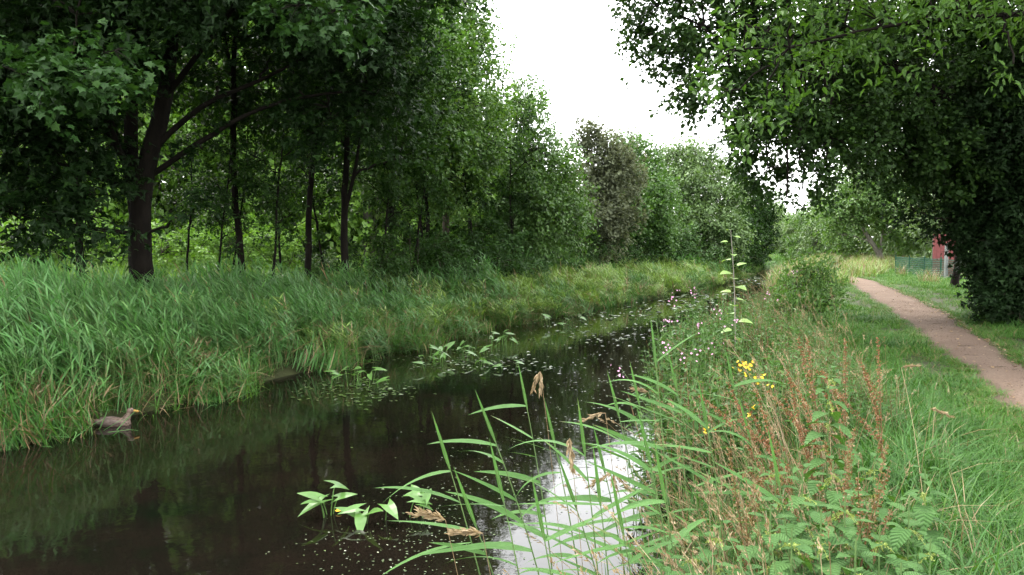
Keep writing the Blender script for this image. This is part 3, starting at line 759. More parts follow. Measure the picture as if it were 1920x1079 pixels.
# trees beyond the meadow on the left and along the far end
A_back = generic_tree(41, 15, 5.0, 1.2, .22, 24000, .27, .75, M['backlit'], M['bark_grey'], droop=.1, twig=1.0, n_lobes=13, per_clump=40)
A_back2 = generic_tree(42, 12, 4.2, .8, .2, 22000, .27, .75, M['wood'], M['bark_grey'], droop=.1, twig=1.0, n_lobes=12, per_clump=40)
A_far = generic_tree(43, 7.5, 3.2, .4, .14, 19000, .21, .7, M['far'], M['bark_grey'], droop=.2, twig=.8, n_lobes=12, per_clump=40)
A_far2 = generic_tree(44, 9.0, 3.0, .5, .14, 19000, .21, .7, M['ash'], M['bark_grey'], droop=.2, twig=.8, n_lobes=12, per_clump=40)
lab_back = ['at the far left edge', 'second from the left edge', 'behind the big maple trunk', 'right of the maple trunk', 'behind the slender straight trunk', 'behind the straight dark trunks',
            'behind the leaning double trunk', 'behind the tall birch', 'behind the ash like tree', 'behind the brownish tree']
for i, (px, Y, s) in enumerate([(-180, 44, 1.0), (20, 50, 1.1), (170, 42, 1.0), (330, 48, 1.15), (450, 40, 1.0), (560, 45, 1.1), (690, 40, .95), (800, 46, 1.0), (900, 44, .8), (1010, 52, .8)]):
    place_tree('meadow_edge_tree', at_ground(px, Y), (A_back, A_back2)[i % 2], 'tree beyond the bright meadow, ' + lab_back[i], group='trees beyond the left meadow', rotz=i * 1.9, scl=(s * 1.25, s * 1.25, s * 1.45) if i < 7 else (s, s, s * .72))
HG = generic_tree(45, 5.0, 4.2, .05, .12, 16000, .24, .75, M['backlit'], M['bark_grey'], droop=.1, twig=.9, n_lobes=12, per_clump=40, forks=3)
for i, px in enumerate((-150, 10, 150, 300, 430, 560, 700, 830, 960, 1080)):
    place_tree('hedge_bush', at_ground(px, 58 + (i % 3) * 3), HG, 'bright hedge bush at the end of the meadow, ' + lab_back[i], 'bush', 'hedge bushes at the end of the left meadow', rotz=i * 1.7, scl=(1.3, 1.3, 1.0 + .15 * (i % 2)))
lab_far = ['leftmost of the far row, beside the dark tree', 'low rounded one left in the far row', 'in the middle of the far row', 'where the far row rises', 'behind the leaning pale trunk', 'right of the leaning pale trunk', 'behind the green fence', 'behind the red panel', 'at the canal end above the far reeds', 'tall and far behind the row']
for i, (px, Y, s, k) in enumerate([(1452, 84, .85, 0), (1490, 78, .8, 0), (1530, 74, .85, 1), (1575, 70, .95, 0), (1625, 64, 1.0, 1), (1690, 58, 1.0, 0), (1745, 52, 1.0, 1), (1810, 46, 1.0, 0), (1435, 100, 1.0, 1), (1540, 95, 1.0, 1)]):
    place_tree('far_tree', at_ground(px, Y), (A_far, A_far2)[k], 'pale green far tree, ' + lab_far[i], group='far trees at the end of the canal', rotz=i * 2.3, scl=(s, s, s))
# leaning pale trunk
b = at_ground(1655, 52)
place_tree('leaning_tree', b, tree_meshes(46, b, [([(0, 0, 0)] + rel_path(b, [(1648, 476, 52), (1635, 455, 52), (1620, 435, 52), (1612, 400, 52), (1600, 330, 52)]), .17, .06), ([(0, 0, 0)] + rel_path(b, [(1650, 470, 52), (1656, 430, 52)]), .13, .05)],
           rel_lobes(b, [(1600, 370, 52, 1.8), (1570, 400, 52, 1.5), (1640, 380, 52, 1.8), (1600, 320, 53, 2.0), (1680, 400, 51, 1.4), (1690, 430, 51, .9), (1580, 440, 52, 1.0)]), 16000, .18, .7, LEAF4, M['ash'], M['bark_pale'], droop=.2, twig=.8, per_clump=40),
           'tree with pale trunk leaning left, beside the far bend of the path')

# right side: overhanging alder, dark shrubs, near oak
b = at_ground(1905, 16.5)
lob = rel_lobes(b, [(1235, 15, 14, .75), (1200, 70, 14, .45), (1290, 80, 14, .8), (1330, 140, 14, .65), (1370, 190, 14, .75), (1405, 260, 14, .6), (1440, 315, 14, .5), (1475, 370, 13.8, .28), (1500, 305, 14, .45), (1505, 355, 14, .3), (1548, 335, 14.2, .4), (1560, 260, 14, .65), (1640, 265, 14.5, .7),
                    (1460, 230, 14, .9), (1560, 200, 14.5, 1.0), (1660, 210, 15, 1.0), (1390, 40, 14, 1.2), (1530, 60, 14.5, 1.3), (1680, 80, 15, 1.4), (1820, 60, 15.5, 1.5), (1800, 220, 15.5, 1.2), (1720, 290, 15, .9), (1920, 180, 15, 1.4), (2050, 80, 15, 2),
                    (1240, -110, 14, 1.1), (1380, -170, 14.5, 2.0), (1600, -200, 15, 2.4), (1850, -200, 15, 2.6), (1500, -360, 15.5, 2.5), (1750, -420, 16, 2.8), (2000, -300, 16, 2.6), (1300, -280, 15, 1.6), (1690, 290, 15.5, .7), (1780, 290, 15.5, .9), (1480, 120, 18, 1.3), (1560, 180, 18.5, 1.4), (1620, 110, 18.5, 1.6), (1500, 225, 18, .9), (1600, 235, 18.5, 1.0), (1440, 190, 17.5, .9), (1420, 100, 17, 1.0), (1700, 220, 18.5, 1.4)])
stems = [([(0, 0, 0)] + rel_path(b, [(1895, 400, 16.5), (1880, 250, 16.4), (1860, 130, 16), (1820, -100, 15.7), (1760, -350, 15.7)]), .24, .06),
         (rel_path(b, [(1885, 300, 16.4), (1790, 190, 15.4), (1650, 110, 14.8), (1480, 60, 14.3), (1320, 50, 14)]), .11, .025),
         (rel_path(b, [(1880, 250, 16.4), (1900, 150, 15.8), (1960, 0, 15.5)]), .1, .04)]
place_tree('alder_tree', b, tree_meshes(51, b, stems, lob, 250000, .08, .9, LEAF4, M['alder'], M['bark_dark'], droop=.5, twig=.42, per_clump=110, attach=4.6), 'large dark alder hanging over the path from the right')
b = at_ground(2560, 8.6)
lob = rel_lobes(b, [(1380, 95, 9, .42), (1440, 60, 9, .5), (1480, 130, 9.2, .5), (1370, 170, 9, .32), (1420, 215, 9.2, .35), (1540, 40, 9, .5), (1650, 40, 9, .55), (1560, 130, 9.3, .4), (1750, 20, 9, .6), (1880, 30, 8.8, .6), (1600, -80, 9, .8), (1450, -60, 9, .6), (1800, -120, 9, 1.0),
                    (1900, 120, 8.6, .3), (2100, -50, 8.8, 1.2), (2300, 50, 8.6, 1.2), (2500, -150, 8.6, 1.8), (2200, -300, 8.8, 1.8), (2700, -300, 8.6, 2)])
stems = [([(0, 0, 0)] + rel_path(b, [(2550, 300, 8.6), (2540, 0, 8.6), (2520, -300, 8.6)]), .28, .1),
         (rel_path(b, [(2545, 150, 8.6), (2300, 60, 8.6), (2000, 20, 8.8), (1700, 40, 9), (1480, 90, 9.1)]), .05, .012)]
place_tree('oak_tree', b, tree_meshes(52, b, stems, lob, 22000, .095, .5, LEAF6, M['oak'], M['bark_dark'], droop=.1, twig=.32, per_clump=34, limb_min=.01, limb_k=.012), 'bright green oak branch hanging in from the upper right')
b = at_ground(1890, 16.2)
lob = rel_lobes(b, [(1880, 480, 16, .7), (1862, 545, 15.6, .4), (1890, 560, 15.4, .5), (1870, 400, 16, .8), (1820, 380, 16, .5), (1910, 470, 15.5, .9), (1900, 380, 15.5, .9), (1880, 300, 16, 1), (1800, 320, 16.5, 1), (1960, 520, 15.5, .9), (2020, 420, 15.5, 1.2), (1865, 450, 15.6, .5), (1950, 300, 15.5, 1.2)])
place_tree('dark_maple_shrub', b, tree_meshes(53, b, [([(0, 0, 0)] + rel_path(b, [(1885, 450, 16.2), (1870, 330, 16.2)]), .07, .03), ([(0, 0, 0)] + rel_path(b, [(1880, 480, 16), (1850, 380, 16)]), .05, .02)],
           lob + rel_lobes(b, [(1820, 260, 15.5, .8), (1775, 410, 16, .4), (1808, 455, 16, .3), (1838, 520, 15.6, .28), (1720, 395, 16, .35), (1880, 230, 15, 1.0), (1860, 575, 15.2, .35), (1910, 590, 15, .35)]), 60000, .095, 1.1, LEAF3, M['dark_shrub'], M['bark'], droop=.3, twig=.4, per_clump=45), 'dense dark shrub right of the path, leaves almost to the ground', 'shrub')
# more of the right hand wood behind it, closing the view to the right
for i, (px, Y, s, lab) in enumerate([(1960, 22, .9, 'dark tree behind the dense shrub at the right edge'), (1850, 22, .95, 'dark tree just behind the dense shrub'), (1790, 27, 1.0, 'dark tree crown above the grassy verge by the fence'), (2250, 13, .9, 'dark tree just outside the right edge'), (2080, 17, 1.0, 'dark tree behind the large alder'), (2500, 15, 1.1, 'dark tree in the wood out of view to the right')]):
    place_tree('wood_tree', at_ground(px, Y), A_wood, lab, group='dark trees right of the path', rotz=i * 2.0, scl=(s * 1.2, s * 1.2, s))

# undergrowth shrubs in the left belt
S1 = generic_tree(61, 2.6, 1.3, .15, .03, 6000, .10, .65, M['wood'], M['bark'], n_lobes=8, twig=.4, forks=2, limb_min=.006, limb_k=.008)
S2 = generic_tree(62, 2.2, 1.2, .1, .03, 5200, .10, .65, M['herb_dark'], M['bark'], n_lobes=8, twig=.4, forks=2, limb_min=.006, limb_k=.008)
S3 = generic_tree(63, 2.2, 1.6, .1, .03, 5200, .12, .65, M['backlit'], M['bark'], n_lobes=8, twig=.4, forks=2, limb_min=.006, limb_k=.008)
for i, (px, Y, k, s, lab) in enumerate([
        (700, 20.5, 0, .8, 'dark bush right of the leaning double trunk'), (770, 22.5, 0, 1.0, 'dark bush under the tall birch'), (835, 24, 1, .95, 'grey green bush under the birch crown'), (600, 21.5, 1, .7, 'low bush left of the leaning double trunk'),
        (890, 25.5, 0, 1.0, 'dark bush below the sapling under the birch'), (945, 27.5, 1, 1.0, 'leafy bush at the foot of the ash like tree'), (1030, 31, 1, .9, 'bush below the right side of the ash like tree'), (1085, 33.5, 0, 1.0, 'dark bush left of the brownish tree'),
        (1150, 37, 0, 1.1, 'dark bush right under the brownish tree'), (1215, 40.5, 0, 1.2, 'dark bush left below the willow'), (1270, 45, 1, 1.3, 'grey green bush beneath the willow'), (1330, 48, 0, 1.4, 'dark bush beneath the middle of the willow'), (1385, 54, 0, 1.4, 'dark bush behind the far reeds'),
        (60, 30, 2, 1.3, 'bright bush in the meadow at the left edge'), (200, 33, 2, 1.2, 'bright bush behind the thick dark trunk'), (340, 29, 2, 1.1, 'bright bush right behind the maple trunk'), (430, 32, 2, 1.3, 'bright bush behind the thin saplings'), (520, 30, 2, 1.1, 'bright bush between the two straight trunks')]):
    place_tree('bush', at_ground(px, Y), (S1, S2, S3)[k], lab, 'bush', 'bushes under the left trees', rotz=i * 1.3, scl=(s * 1.15, s * 1.15, s))

# ------------------------------------------------------------------ reeds on the left bank, bank grass
g = np.random.default_rng(101)
RM = [reed_clump(200 + i, 52, .54, 1.5, [(M['reed'], M['reed_b'])[i % 2], M['dry'], M['stem']], lw=.022, ll=.42, dead=.02) for i in range(4)]
RY = [reed_clump(210 + i, 66, .55, 1.15, [M['reed_y'], M['dry'], M['stem']], dead=.05, lw=.022) for i in range(3)]
RF = [reed_clump(220 + i, 66, .55, 1.2, [M['reed_far'], M['dry'], M['stem']], lw=.024, dead=.03) for i in range(2)]
gy, gu = np.meshgrid(np.arange(6, 80, .62), np.arange(.28, 7.0, .62), indexing='ij')
y = (gy + g.uniform(-.25, .25, gy.shape)).ravel(); du = (gu + g.uniform(-.25, .25, gu.shape)).ravel()
ok = du < 4.5 + .03 * y; y, du = y[ok], du[ok]
edge_w = .28 * np.sin(y * 1.9) + .2 * np.sin(y * 4.1 + 1) + .15 * np.sin(y * .7)
x = XL(y) - du - np.maximum(edge_w, -.15) * np.exp(-du); n = len(x)
q = g.uniform(0, 1, n)
py_y = np.interp(y, [10, 15, 22, 30, 46, 52], [.03, .08, .6, .9, .75, .1])
idx = np.where(q < py_y, 4 + g.integers(0, 3, n), np.where(y > 48, 7 + g.integers(0, 2, n), g.integers(0, 4, n)))
hs = (.55 + .5 * np.minimum(1, (XL(y) - x) / 2.2)) * np.interp(y, [9, 13, 17, 24, 60], [.96, .9, .72, .82, .9]) * g.uniform(.82, 1.12, n) * (1 + .09 * np.sin(x * 1.3 + y * .9) + .07 * np.sin(x * 2.9 - y * 1.7))
scatter('reed_bed', np.stack([x, y, ZG(x, y)], -1), windrot(g, n), np.stack([np.ones(n) * 1.05, np.ones(n) * 1.05, hs], -1), idx, RM + RY + RF, 'dense green reed bed leaning left along the far bank', 'reeds')

DR = [reed_clump(230 + i, 26, .42, .95, [M['dry'], M['straw'], M['straw']], lw=.014, ll=.26, dead=.5) for i in range(2)]
n = 34
x, y, u = strip_points(g, n, 7, 40, lambda y: XL(y) - .9, lambda y: XL(y) - .05, 1.4)
scatter('dead_reeds', np.stack([x, y, ZG(x, y)], -1), windrot(g, n, .22, 1.2), np.repeat(g.uniform(.4, .75, (n, 1)), 3, 1), g.integers(0, 2, n), DR, 'brown dead reed stems at the foot of the reed bed', 'dead reeds')
BG = [grass_clump(300 + i, 130, .36, .5, .010, .9, [M['grass'], M['dry']], dry=.2) for i in range(3)] + [grass_clump(310, 110, .36, .55, .013, .8, [M['reed'], M['dry']], dry=.2)]
n = 620
x, y, u = strip_points(g, n, 6, 60, lambda y: XL(y) - 1.3, lambda y: XL(y) + .12, 1.6)
x = x + .25 * np.sin(y * 2.3) * np.exp(-(XL(y) - x))
scatter('bank_grass', np.stack([x, y, np.maximum(ZG(x, y), -.03)], -1), randrot(g, n, .28), np.repeat(g.uniform(.55, 1.5, (n, 1)), 3, 1), g.integers(0, 4, n), BG, 'tangled grass hanging over the far waterline', 'grass')
# narrow fringe of small tufts right at the path edges
LE = [grass_clump(415 + i, 60, .13, .10, .006, 1.0, [M['grass'], M['dry']], dry=.12) for i in range(3)]
n = 2600
y = 3 + 36 * g.uniform(0, 1, n) ** 1.6; sd_ = g.integers(0, 2, n); o_ = np.abs(g.normal(0, .16, n)) - .03
x = np.where(sd_ == 0, PL(y) + wob(y, 1.0) - o_, PR(y) + wob(y, 4.0) + o_)
scatter('path_edge_grass', np.stack([x, y, np.full(n, .645)], -1), randrot(g, n, .12), np.repeat(g.uniform(.5, 1.2, (n, 1)), 3, 1), g.integers(0, 3, n), LE, 'short ragged grass fringe along both path edges', 'grass')
# meadow behind the left trees
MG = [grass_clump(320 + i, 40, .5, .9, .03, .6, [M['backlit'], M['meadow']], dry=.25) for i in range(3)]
n = 2600
x = g.uniform(-45, 8, n); y = g.uniform(24, 62, n)
ok = (XL(y) - x) > 7.5
x, y = x[ok], y[ok]; n = len(x)
scatter('meadow', np.stack([x, y, ZG(x, y)], -1), randrot(g, n), np.repeat(g.uniform(.8, 1.5, (n, 1)), 3, 1), g.integers(0, 3, n), MG, 'bright meadow seen between the left trunks', 'meadow')
# dark ground cover under the left belt
n = 900
x, y, u = strip_points(g, n, 7, 60, lambda y: XL(y) - 9.0, lambda y: XL(y) - 4.3, 1.5)
UC = [herb_clump(330 + i, 9, .35, .6, [M['wood'], M['stem']], leaf=.12, lw=.06) for i in range(3)]
scatter('undergrowth', np.stack([x, y, ZG(x, y)], -1), randrot(g, n), np.repeat(g.uniform(.7, 1.3, (n, 1)), 3, 1), g.integers(0, 3, n), UC, 'dark leafy ground cover under the left trees', 'undergrowth')

# ------------------------------------------------------------------ right bank: lawn, tall grass, herbs
def clear_path(x, y, m=.0):
    return (x < PL(y) + wob(y, 1.0) - m) | (x > PR(y) + wob(y, 4.0) + m)
LG = [grass_clump(400 + i, 420, .40, .14, .006, .9, [M['grass'], M['dry']], dry=.06) for i in range(4)] + [grass_clump(404 + i, 300, .40, .22, .008, 1.0, [M['lush'], M['dry']], dry=.05) for i in range(2)]
LGf = [grass_clump(410 + i, 260, .65, .16, .012, .8, [M['grass'], M['meadow']], dry=.12) for i in range(3)]
def lawn(name, n, y0, y1, fx0, fx1, src, label, s0, s1, m, ypow=1.6):
    x, y, u = strip_points(g, n, y0, y1, fx0, fx1, ypow)
    ok = clear_path(x, y, m); x, y = x[ok], y[ok]; k = len(x)
    edge = np.minimum(np.abs(x - PL(y)), np.abs(x - PR(y)))
    s = g.uniform(s0, s1, k) * np.interp(edge, [.3, .6, 1.2], [.6, .85, 1.0])
    scatter(name, np.stack([x, y, ZG(x, y) - .005], -1), randrot(g, k, .12), np.stack([np.maximum(s, .7), np.maximum(s, .7), s], -1), np.where(np.sin(x * 2.1 + 1.3 * np.sin(y * 1.1)) + np.sin(y * 1.7) + g.normal(0, .5, k) > .9, len(src) - 1 - g.integers(0, 2, k), g.integers(0, max(1, len(src) - 2), k)), src, label, 'grass')
lawn('lawn_grass', 1500, 1.5, 17, lambda y: XR(y) + 1.2, lambda y: PR(y) + 4.5, LG, 'short green grass along both sides of the path', .7, 1.5, .42)
lawn('far_lawn_grass', 1000, 15, 48, lambda y: XR(y) + 1.5, lambda y: PR(y) + 5.5, LGf, 'mown grass further along the path', .6, 1.2, .5, 1.3)
LU = [grass_clump(420 + i, 110, .26, .46, .009, 1.0, [M['lush'], M['dry']], dry=.03) for i in range(4)]
n = 330
x = g.uniform(1.2, 4.3, n); y = g.uniform(1.6, 7.5, n)
ok = (x < PL(y) - .5) & (x / y * F_PX + 960 > 1600 + 60 * g.normal(0, 1, n)); x, y = x[ok], y[ok]; n = len(x)
scatter('lush_grass', np.stack([x, y, ZG(x, y)], -1), randrot(g, n, .1), np.repeat(g.uniform(.6, 1.15, (n, 1)) * np.interp(PL(y) - x, [.4, 1.2], [.45, 1])[:, None], 3, 1), g.integers(0, 4, n), LU, 'long lush grass in the lower right corner', 'grass')
TG = [grass_clump(430 + i, 90, .30, .58, .008, .8, [M['lush'], M['dry']], dry=.22, wind=(-.5, 0)) for i in range(3)] + [grass_clump(436, 90, .3, .55, .009, .8, [M['lush'], M['dry']], dry=.15)]
SG = [seed_grass_clump(440 + i, 6, .2, .8, [M['dry'], M['stem']]) for i in range(4)]
n = 370
x, y, u = strip_points(g, n, 1.6, 34, lambda y: XR(y) + np.interp(y, [5, 6.5, 9, 10], [.05, .35, .35, .1]), lambda y: XR(y) + 1.9, 1.9)
scatter('tall_grass', np.stack([x, y, ZG(x, y)], -1), randrot(g, n, .12), np.repeat(g.uniform(.7, 1.2, (n, 1)) * (1.05 - .35 * u)[:, None] * np.interp(y, [10, 18], [1, .75])[:, None], 3, 1), g.integers(0, 4, n), TG, 'tangled tall grass on the near bank', 'grass')
n = 300
x, y, u = strip_points(g, n, 2.2, 30, lambda y: XR(y) + .1, lambda y: XR(y) + np.interp(y, [2, 4, 7], [.7, 1.1, 1.9]), 1.9)
scatter('seeding_grass', np.stack([x, y, ZG(x, y)], -1), windrot(g, n, .1, .7), np.repeat(g.uniform(.75, 1.15, (n, 1)), 3, 1), g.integers(0, 4, n), SG, 'dry grass with tan seed heads on the near bank', 'grass')
HB = [herb_clump(450 + i, 20, .34, .9, [M['herb'], M['stem']], leaf=.125, lw=.036, per=14) for i in range(3)] + [herb_clump(455 + i, 20, .34, .85, [M['herb_dark'], M['stem_red']], leaf=.10, lw=.04, per=13) for i in range(2)]
n = 330
x, y, u = strip_points(g, n, 5.8, 36, lambda y: XR(y) - .05, lambda y: XR(y) + 1.75, 1.4)
scatter('bank_herbs', np.stack([x, y, ZG(x, y)], -1), randrot(g, n, .1), np.repeat(g.uniform(.75, 1.2, (n, 1)) * (1.1 - .45 * u)[:, None] * np.interp(y, [8, 12, 18, 30], [1, .9, .6, .55])[:, None], 3, 1), g.integers(0, 5, n), HB, 'leafy herbs crowding the near bank', 'herbs')
n = 80
x, y, u = strip_points(g, n, 8.2, 13.5, lambda y: XR(y) + .05, lambda y: XR(y) + 1.0, 1.1)
scatter('edge_herbs', np.stack([x, y, ZG(x, y)], -1), randrot(g, n, .12), np.repeat(g.uniform(.95, 1.35, (n, 1)) * (1.05 - .2 * u)[:, None], 3, 1), g.integers(0, 5, n), HB, 'tall leafy herbs leaning over the near waterline', 'herbs')
# meadow at the far end
n = 2600
y = g.uniform(36.5, 85, n); x = PR(y) + g.uniform(.3, 13, n)
pxx = x / y * F_PX + 960
ok = (pxx < 1830) & ~((pxx > 1650) & (y < 46)); x, y = x[ok], y[ok]
x2, y2, u2 = strip_points(g, 1100, 30, 75, lambda y: XR(y) + .2, lambda y: PL(y) - .1)
x = np.concatenate([x, x2]); y = np.concatenate([y, y2]); n = len(x)
FM = [grass_clump(460 + i, 40, .45, .85, .022, .6, [M['meadow'], M['dry']], dry=.3) for i in range(3)] + [grass_clump(465, 40, .45, .8, .022, .6, [M['reed_y'], M['dry']], dry=.15)]
scatter('far_meadow', np.stack([x, y, ZG(x, y)], -1), randrot(g, n), np.repeat(g.uniform(.7, 1.2, (n, 1)), 3, 1), g.integers(0, 4, n), FM, 'pale tall meadow grass at the far bend', 'meadow')
# ------------------------------------------------------------------ plants of the near bank, built one by one
def orient(p, d, up=(0, 0, 1), s=(1, 1, 1)):
    d = Vector(d).normalized(); up = Vector(up)
    y = up.cross(d)
    if y.length < 1e-4: y = Vector((0, 1, 0)).cross(d)
    y.normalize(); z = d.cross(y)
    m = Matrix(((d.x * s[0], y.x * s[1], z.x * s[2], p[0]), (d.y * s[0], y.y * s[1], z.y * s[2], p[1]), (d.z * s[0], y.z * s[1], z.z * s[2], p[2]), (0, 0, 0, 1)))
    return m
def ribbon_leaf(name, mat, prof, droop, twist=0.0, fold=.15, segs=8, wave=0.0, seed=0):
    """a leaf 1 long along +X, half width given by prof(t); droops, twists and is folded along its midrib"""
    t = np.linspace(0, 1, segs + 1); g_ = np.random.default_rng(seed)
    hw = np.array([prof(q) for q in t])
    ang = droop * t
    x = np.concatenate([[0], np.cumsum(np.cos((ang[1:] + ang[:-1]) / 2))]) / segs
    z = -np.concatenate([[0], np.cumsum(np.sin((ang[1:] + ang[:-1]) / 2))]) / segs
    tw = twist * t
    wv = wave * np.sin(t * 9 + seed)
    mid = np.stack([x, 0 * x, z], -1)
    nx, nz = np.sin(ang), np.cos(ang)
    def side(sg):
        a = tw + sg * fold + sg * wv
        off_y = sg * hw * np.cos(a); off_n = hw * np.sin(sg * a) if False else sg * hw * np.sin(tw) + hw * math.sin(fold) + hw * wv * sg
        return mid + np.stack([nx * off_n, off_y, nz * off_n], -1)
    V = np.stack([side(1), mid, side(-1)], 1).reshape(-1, 3)
    F_ = []
    for k in range(segs):
        a = 3 * k
        F_ += [(a, a + 1, a + 4, a + 3), (a + 1, a + 2, a + 5, a + 4)]
    mb = MB(); mb.add(V, F_)
    return mb.mesh(name, mat, True)
def blade_prof(w): return lambda t: w * (min(1, .45 + 2.6 * t) * (1 - t ** 2.2) + .004)
def ovate_prof(w, ser=0.0, k=10):
    def f(t):
        b = w * (math.sin(PI * min(1, t * .97 + .03) ** .62)) ** .9 if 0 < t < 1 else w * .03
        return max(.002, b * (1 - ser * ((t * k) % 1.0)))
    return f
REED_LEAF = [ribbon_leaf('reed_leaf', M['reed_near'], blade_prof(.042 + .006 * (i % 3)), (.25, .55, .85, .1, 1.2)[i], (.2, -.4, .6, 0, -.2)[i], seed=i) for i in range(5)]
NETTLE_LEAF = [ribbon_leaf('nettle_leaf', M['nettle'], ovate_prof(.27 + .03 * i, .22, 9), .5 + .3 * i, 0, .22, segs=18, wave=.06, seed=i) for i in range(3)]
DOCK_LEAF = ribbon_leaf('dock_leaf', M['herb'], ovate_prof(.2), .7, .2, .2, segs=10, wave=.15, seed=3)
SAP_LEAF = [ribbon_leaf('sapling_leaf', M['sapling'], ovate_prof(.36), .4 + .3 * i, 0, .15, segs=8, seed=i) for i in range(2)]
LANCE_LEAF = [ribbon_leaf('herb_leaf', M['herb'], ovate_prof(.12), .5 + .4 * i, 0, .15, segs=6, seed=i) for i in range(2)]

rg = random.Random(5)
def stem_mesh(pts, r0, r1, mat, name='stem', sides=5):
    mb = MB(); tube(mb, pts, np.linspace(r0, r1, len(pts)), sides); return mb.mesh(name, mat, True)
def base_at(px, Y):
    x = (px - 960) / F_PX * Y
    return np.array([x, Y, max(float(ZG(x, Y)), -.25) - .03])

def reed_plant(bpx, bY, tip, label, nl=7, ll=.42, side=PI, wsc=1.0):
    b = base_at(bpx, bY); tp = P(*tip) - b
    e = empty('reed', tuple(b))
    mid = np.array([tp[0] * .28, tp[1] * .4, tp[2] * .55])
    pts = bez(np.zeros(3), mid, tp, 12)
    link('stem', stem_mesh(pts, .0055, .0018, M['stem']), e)
    for j in range(nl):
        t = .30 + .68 * (j + rg.random() * .5) / nl
        p = np.array([np.interp(t, np.linspace(0, 1, 12), pts[:, q]) for q in range(3)])
        az = side + rg.gauss(0, .38) + (PI if rg.random() < .18 else 0)
        el = rg.uniform(-.05, .75) * (.6 + .5 * t)
        L = ll * rg.uniform(.65, 1.12) * (1.05 - .25 * t)
        d = (math.cos(az) * math.cos(el), math.sin(az) * math.cos(el), math.sin(el))
        up = (rg.gauss(0, .5), -.35 + rg.gauss(0, .35), 1)
        link('leaf', rg.choice(REED_LEAF), e, mat=orient(p, d, up, (L, L * wsc * rg.uniform(.75, 1.15), L)))
    td = pts[-1] - pts[-3]
    link('leaf', REED_LEAF[3], e, mat=orient(pts[-2], td, (0, -1, .3), (ll * .6, ll * .45, ll * .6)))
    tag(e, label, 'reed', 'foreground reeds at the water edge')
for a in [(1085, 3.6, (905, 770, 3.5), 'tall reed whose stem leans furthest left over the dark water', 8),
          (985, 3.3, (822, 815, 3.2), 'leftmost reed of the foreground, thin and leaning left', 7),
          (1062, 4.2, (978, 715, 4.2), 'upright reed with steep leaves beside the folded tan seed head', 8),
          (1275, 3.8, (1225, 640, 3.9), 'tallest reed with wide leaves pointing left, right of the water', 8),
          (1150, 3.4, (1090, 800, 3.4), 'reed standing before the bright water reflection', 7),
          (1205, 3.8, (1125, 850, 3.7), 'low reed in the middle of the bright reflection', 6),
          (1300, 3.2, (1210, 830, 3.2), 'reed leaning left at the right edge of the bright water', 7),
          (1330, 4.6, (1262, 700, 4.6), 'reed behind the tallest one, near the pink flowers', 7),
          (1240, 2.9, (1160, 960, 2.9), 'short reed at the bottom edge of the bright water', 6),
          (1100, 2.9, (1010, 960, 2.9), 'short broad leaved reed at the bottom centre', 6),
          (1420, 4.9, (1370, 700, 4.9), 'reed below the yellow flowers', 7),
          (1515, 3.2, (1455, 880, 3.2), 'reed with one arching blade among the nettles', 4),
          (1380, 3.9, (1320, 770, 3.9), 'reed among the dry grass right of the water', 7),
          (1045, 3.0, (930, 880, 3.0), 'low reed with long level blades left of the bright water', 7),
          (1175, 3.1, (1120, 900, 3.1), 'reed with an upright blade in the bright reflection', 6),
          (1310, 3.0, (1240, 900, 3.0), 'reed at the bottom between bright water and dry grass', 7),
          (1260, 4.4, (1190, 720, 4.4), 'reed with twin broad blades left of the tallest one', 7),
          (1460, 4.2, (1400, 800, 4.2), 'reed leaning over the half lying docks', 6),
          (1120, 3.9, (1030, 790, 3.9), 'thin reed between the tan seed head and the bright water', 7),
          (1190, 3.3, (1065, 910, 3.2), 'strongly leaning reed across the bright reflection', 7),
          (1040, 3.1, (870, 930, 3.0), 'low reed whose blades reach the near arrowheads', 7),
          (1240, 4.1, (1150, 740, 4.1), 'reed with steep blades left of the dry plume', 7)]:
    reed_plant(*a)

# folded tan seed heads on long stalks
def seed_head_mesh(seed, L, w, mat, droop=.4, n=60):
    g_ = np.random.default_rng(seed); mb = MB()
    t = g_.uniform(0, 1, n); d = np.array([1.0, 0, 0])
    c = np.stack([t * L, 0 * t, -droop * L * t ** 2], -1) + g_.normal(0, 1, (n, 3)) * (w * np.sin(PI * np.clip(t, .08, .95)))[:, None]
    add_leaves(mb, c, np.array([1, 0, -droop]) + g_.normal(0, .28, (n, 3)), g_.normal(0, 1, (n, 3)), g_.uniform(.022, .04, n), g_.uniform(.007, .012, n), LEAF4)
    tube(mb, np.stack([np.linspace(0, L, 5), np.zeros(5), -droop * L * np.linspace(0, 1, 5) ** 2], -1), .0018, 3)
    return mb.mesh('seed_head', mat)
SEEDH = [seed_head_mesh(70, .10, .0035, M['dry'], .2, 45), seed_head_mesh(71, .09, .005, M['dry'], .5, 36), seed_head_mesh(72, .12, .003, M['dry'], .1, 40)]
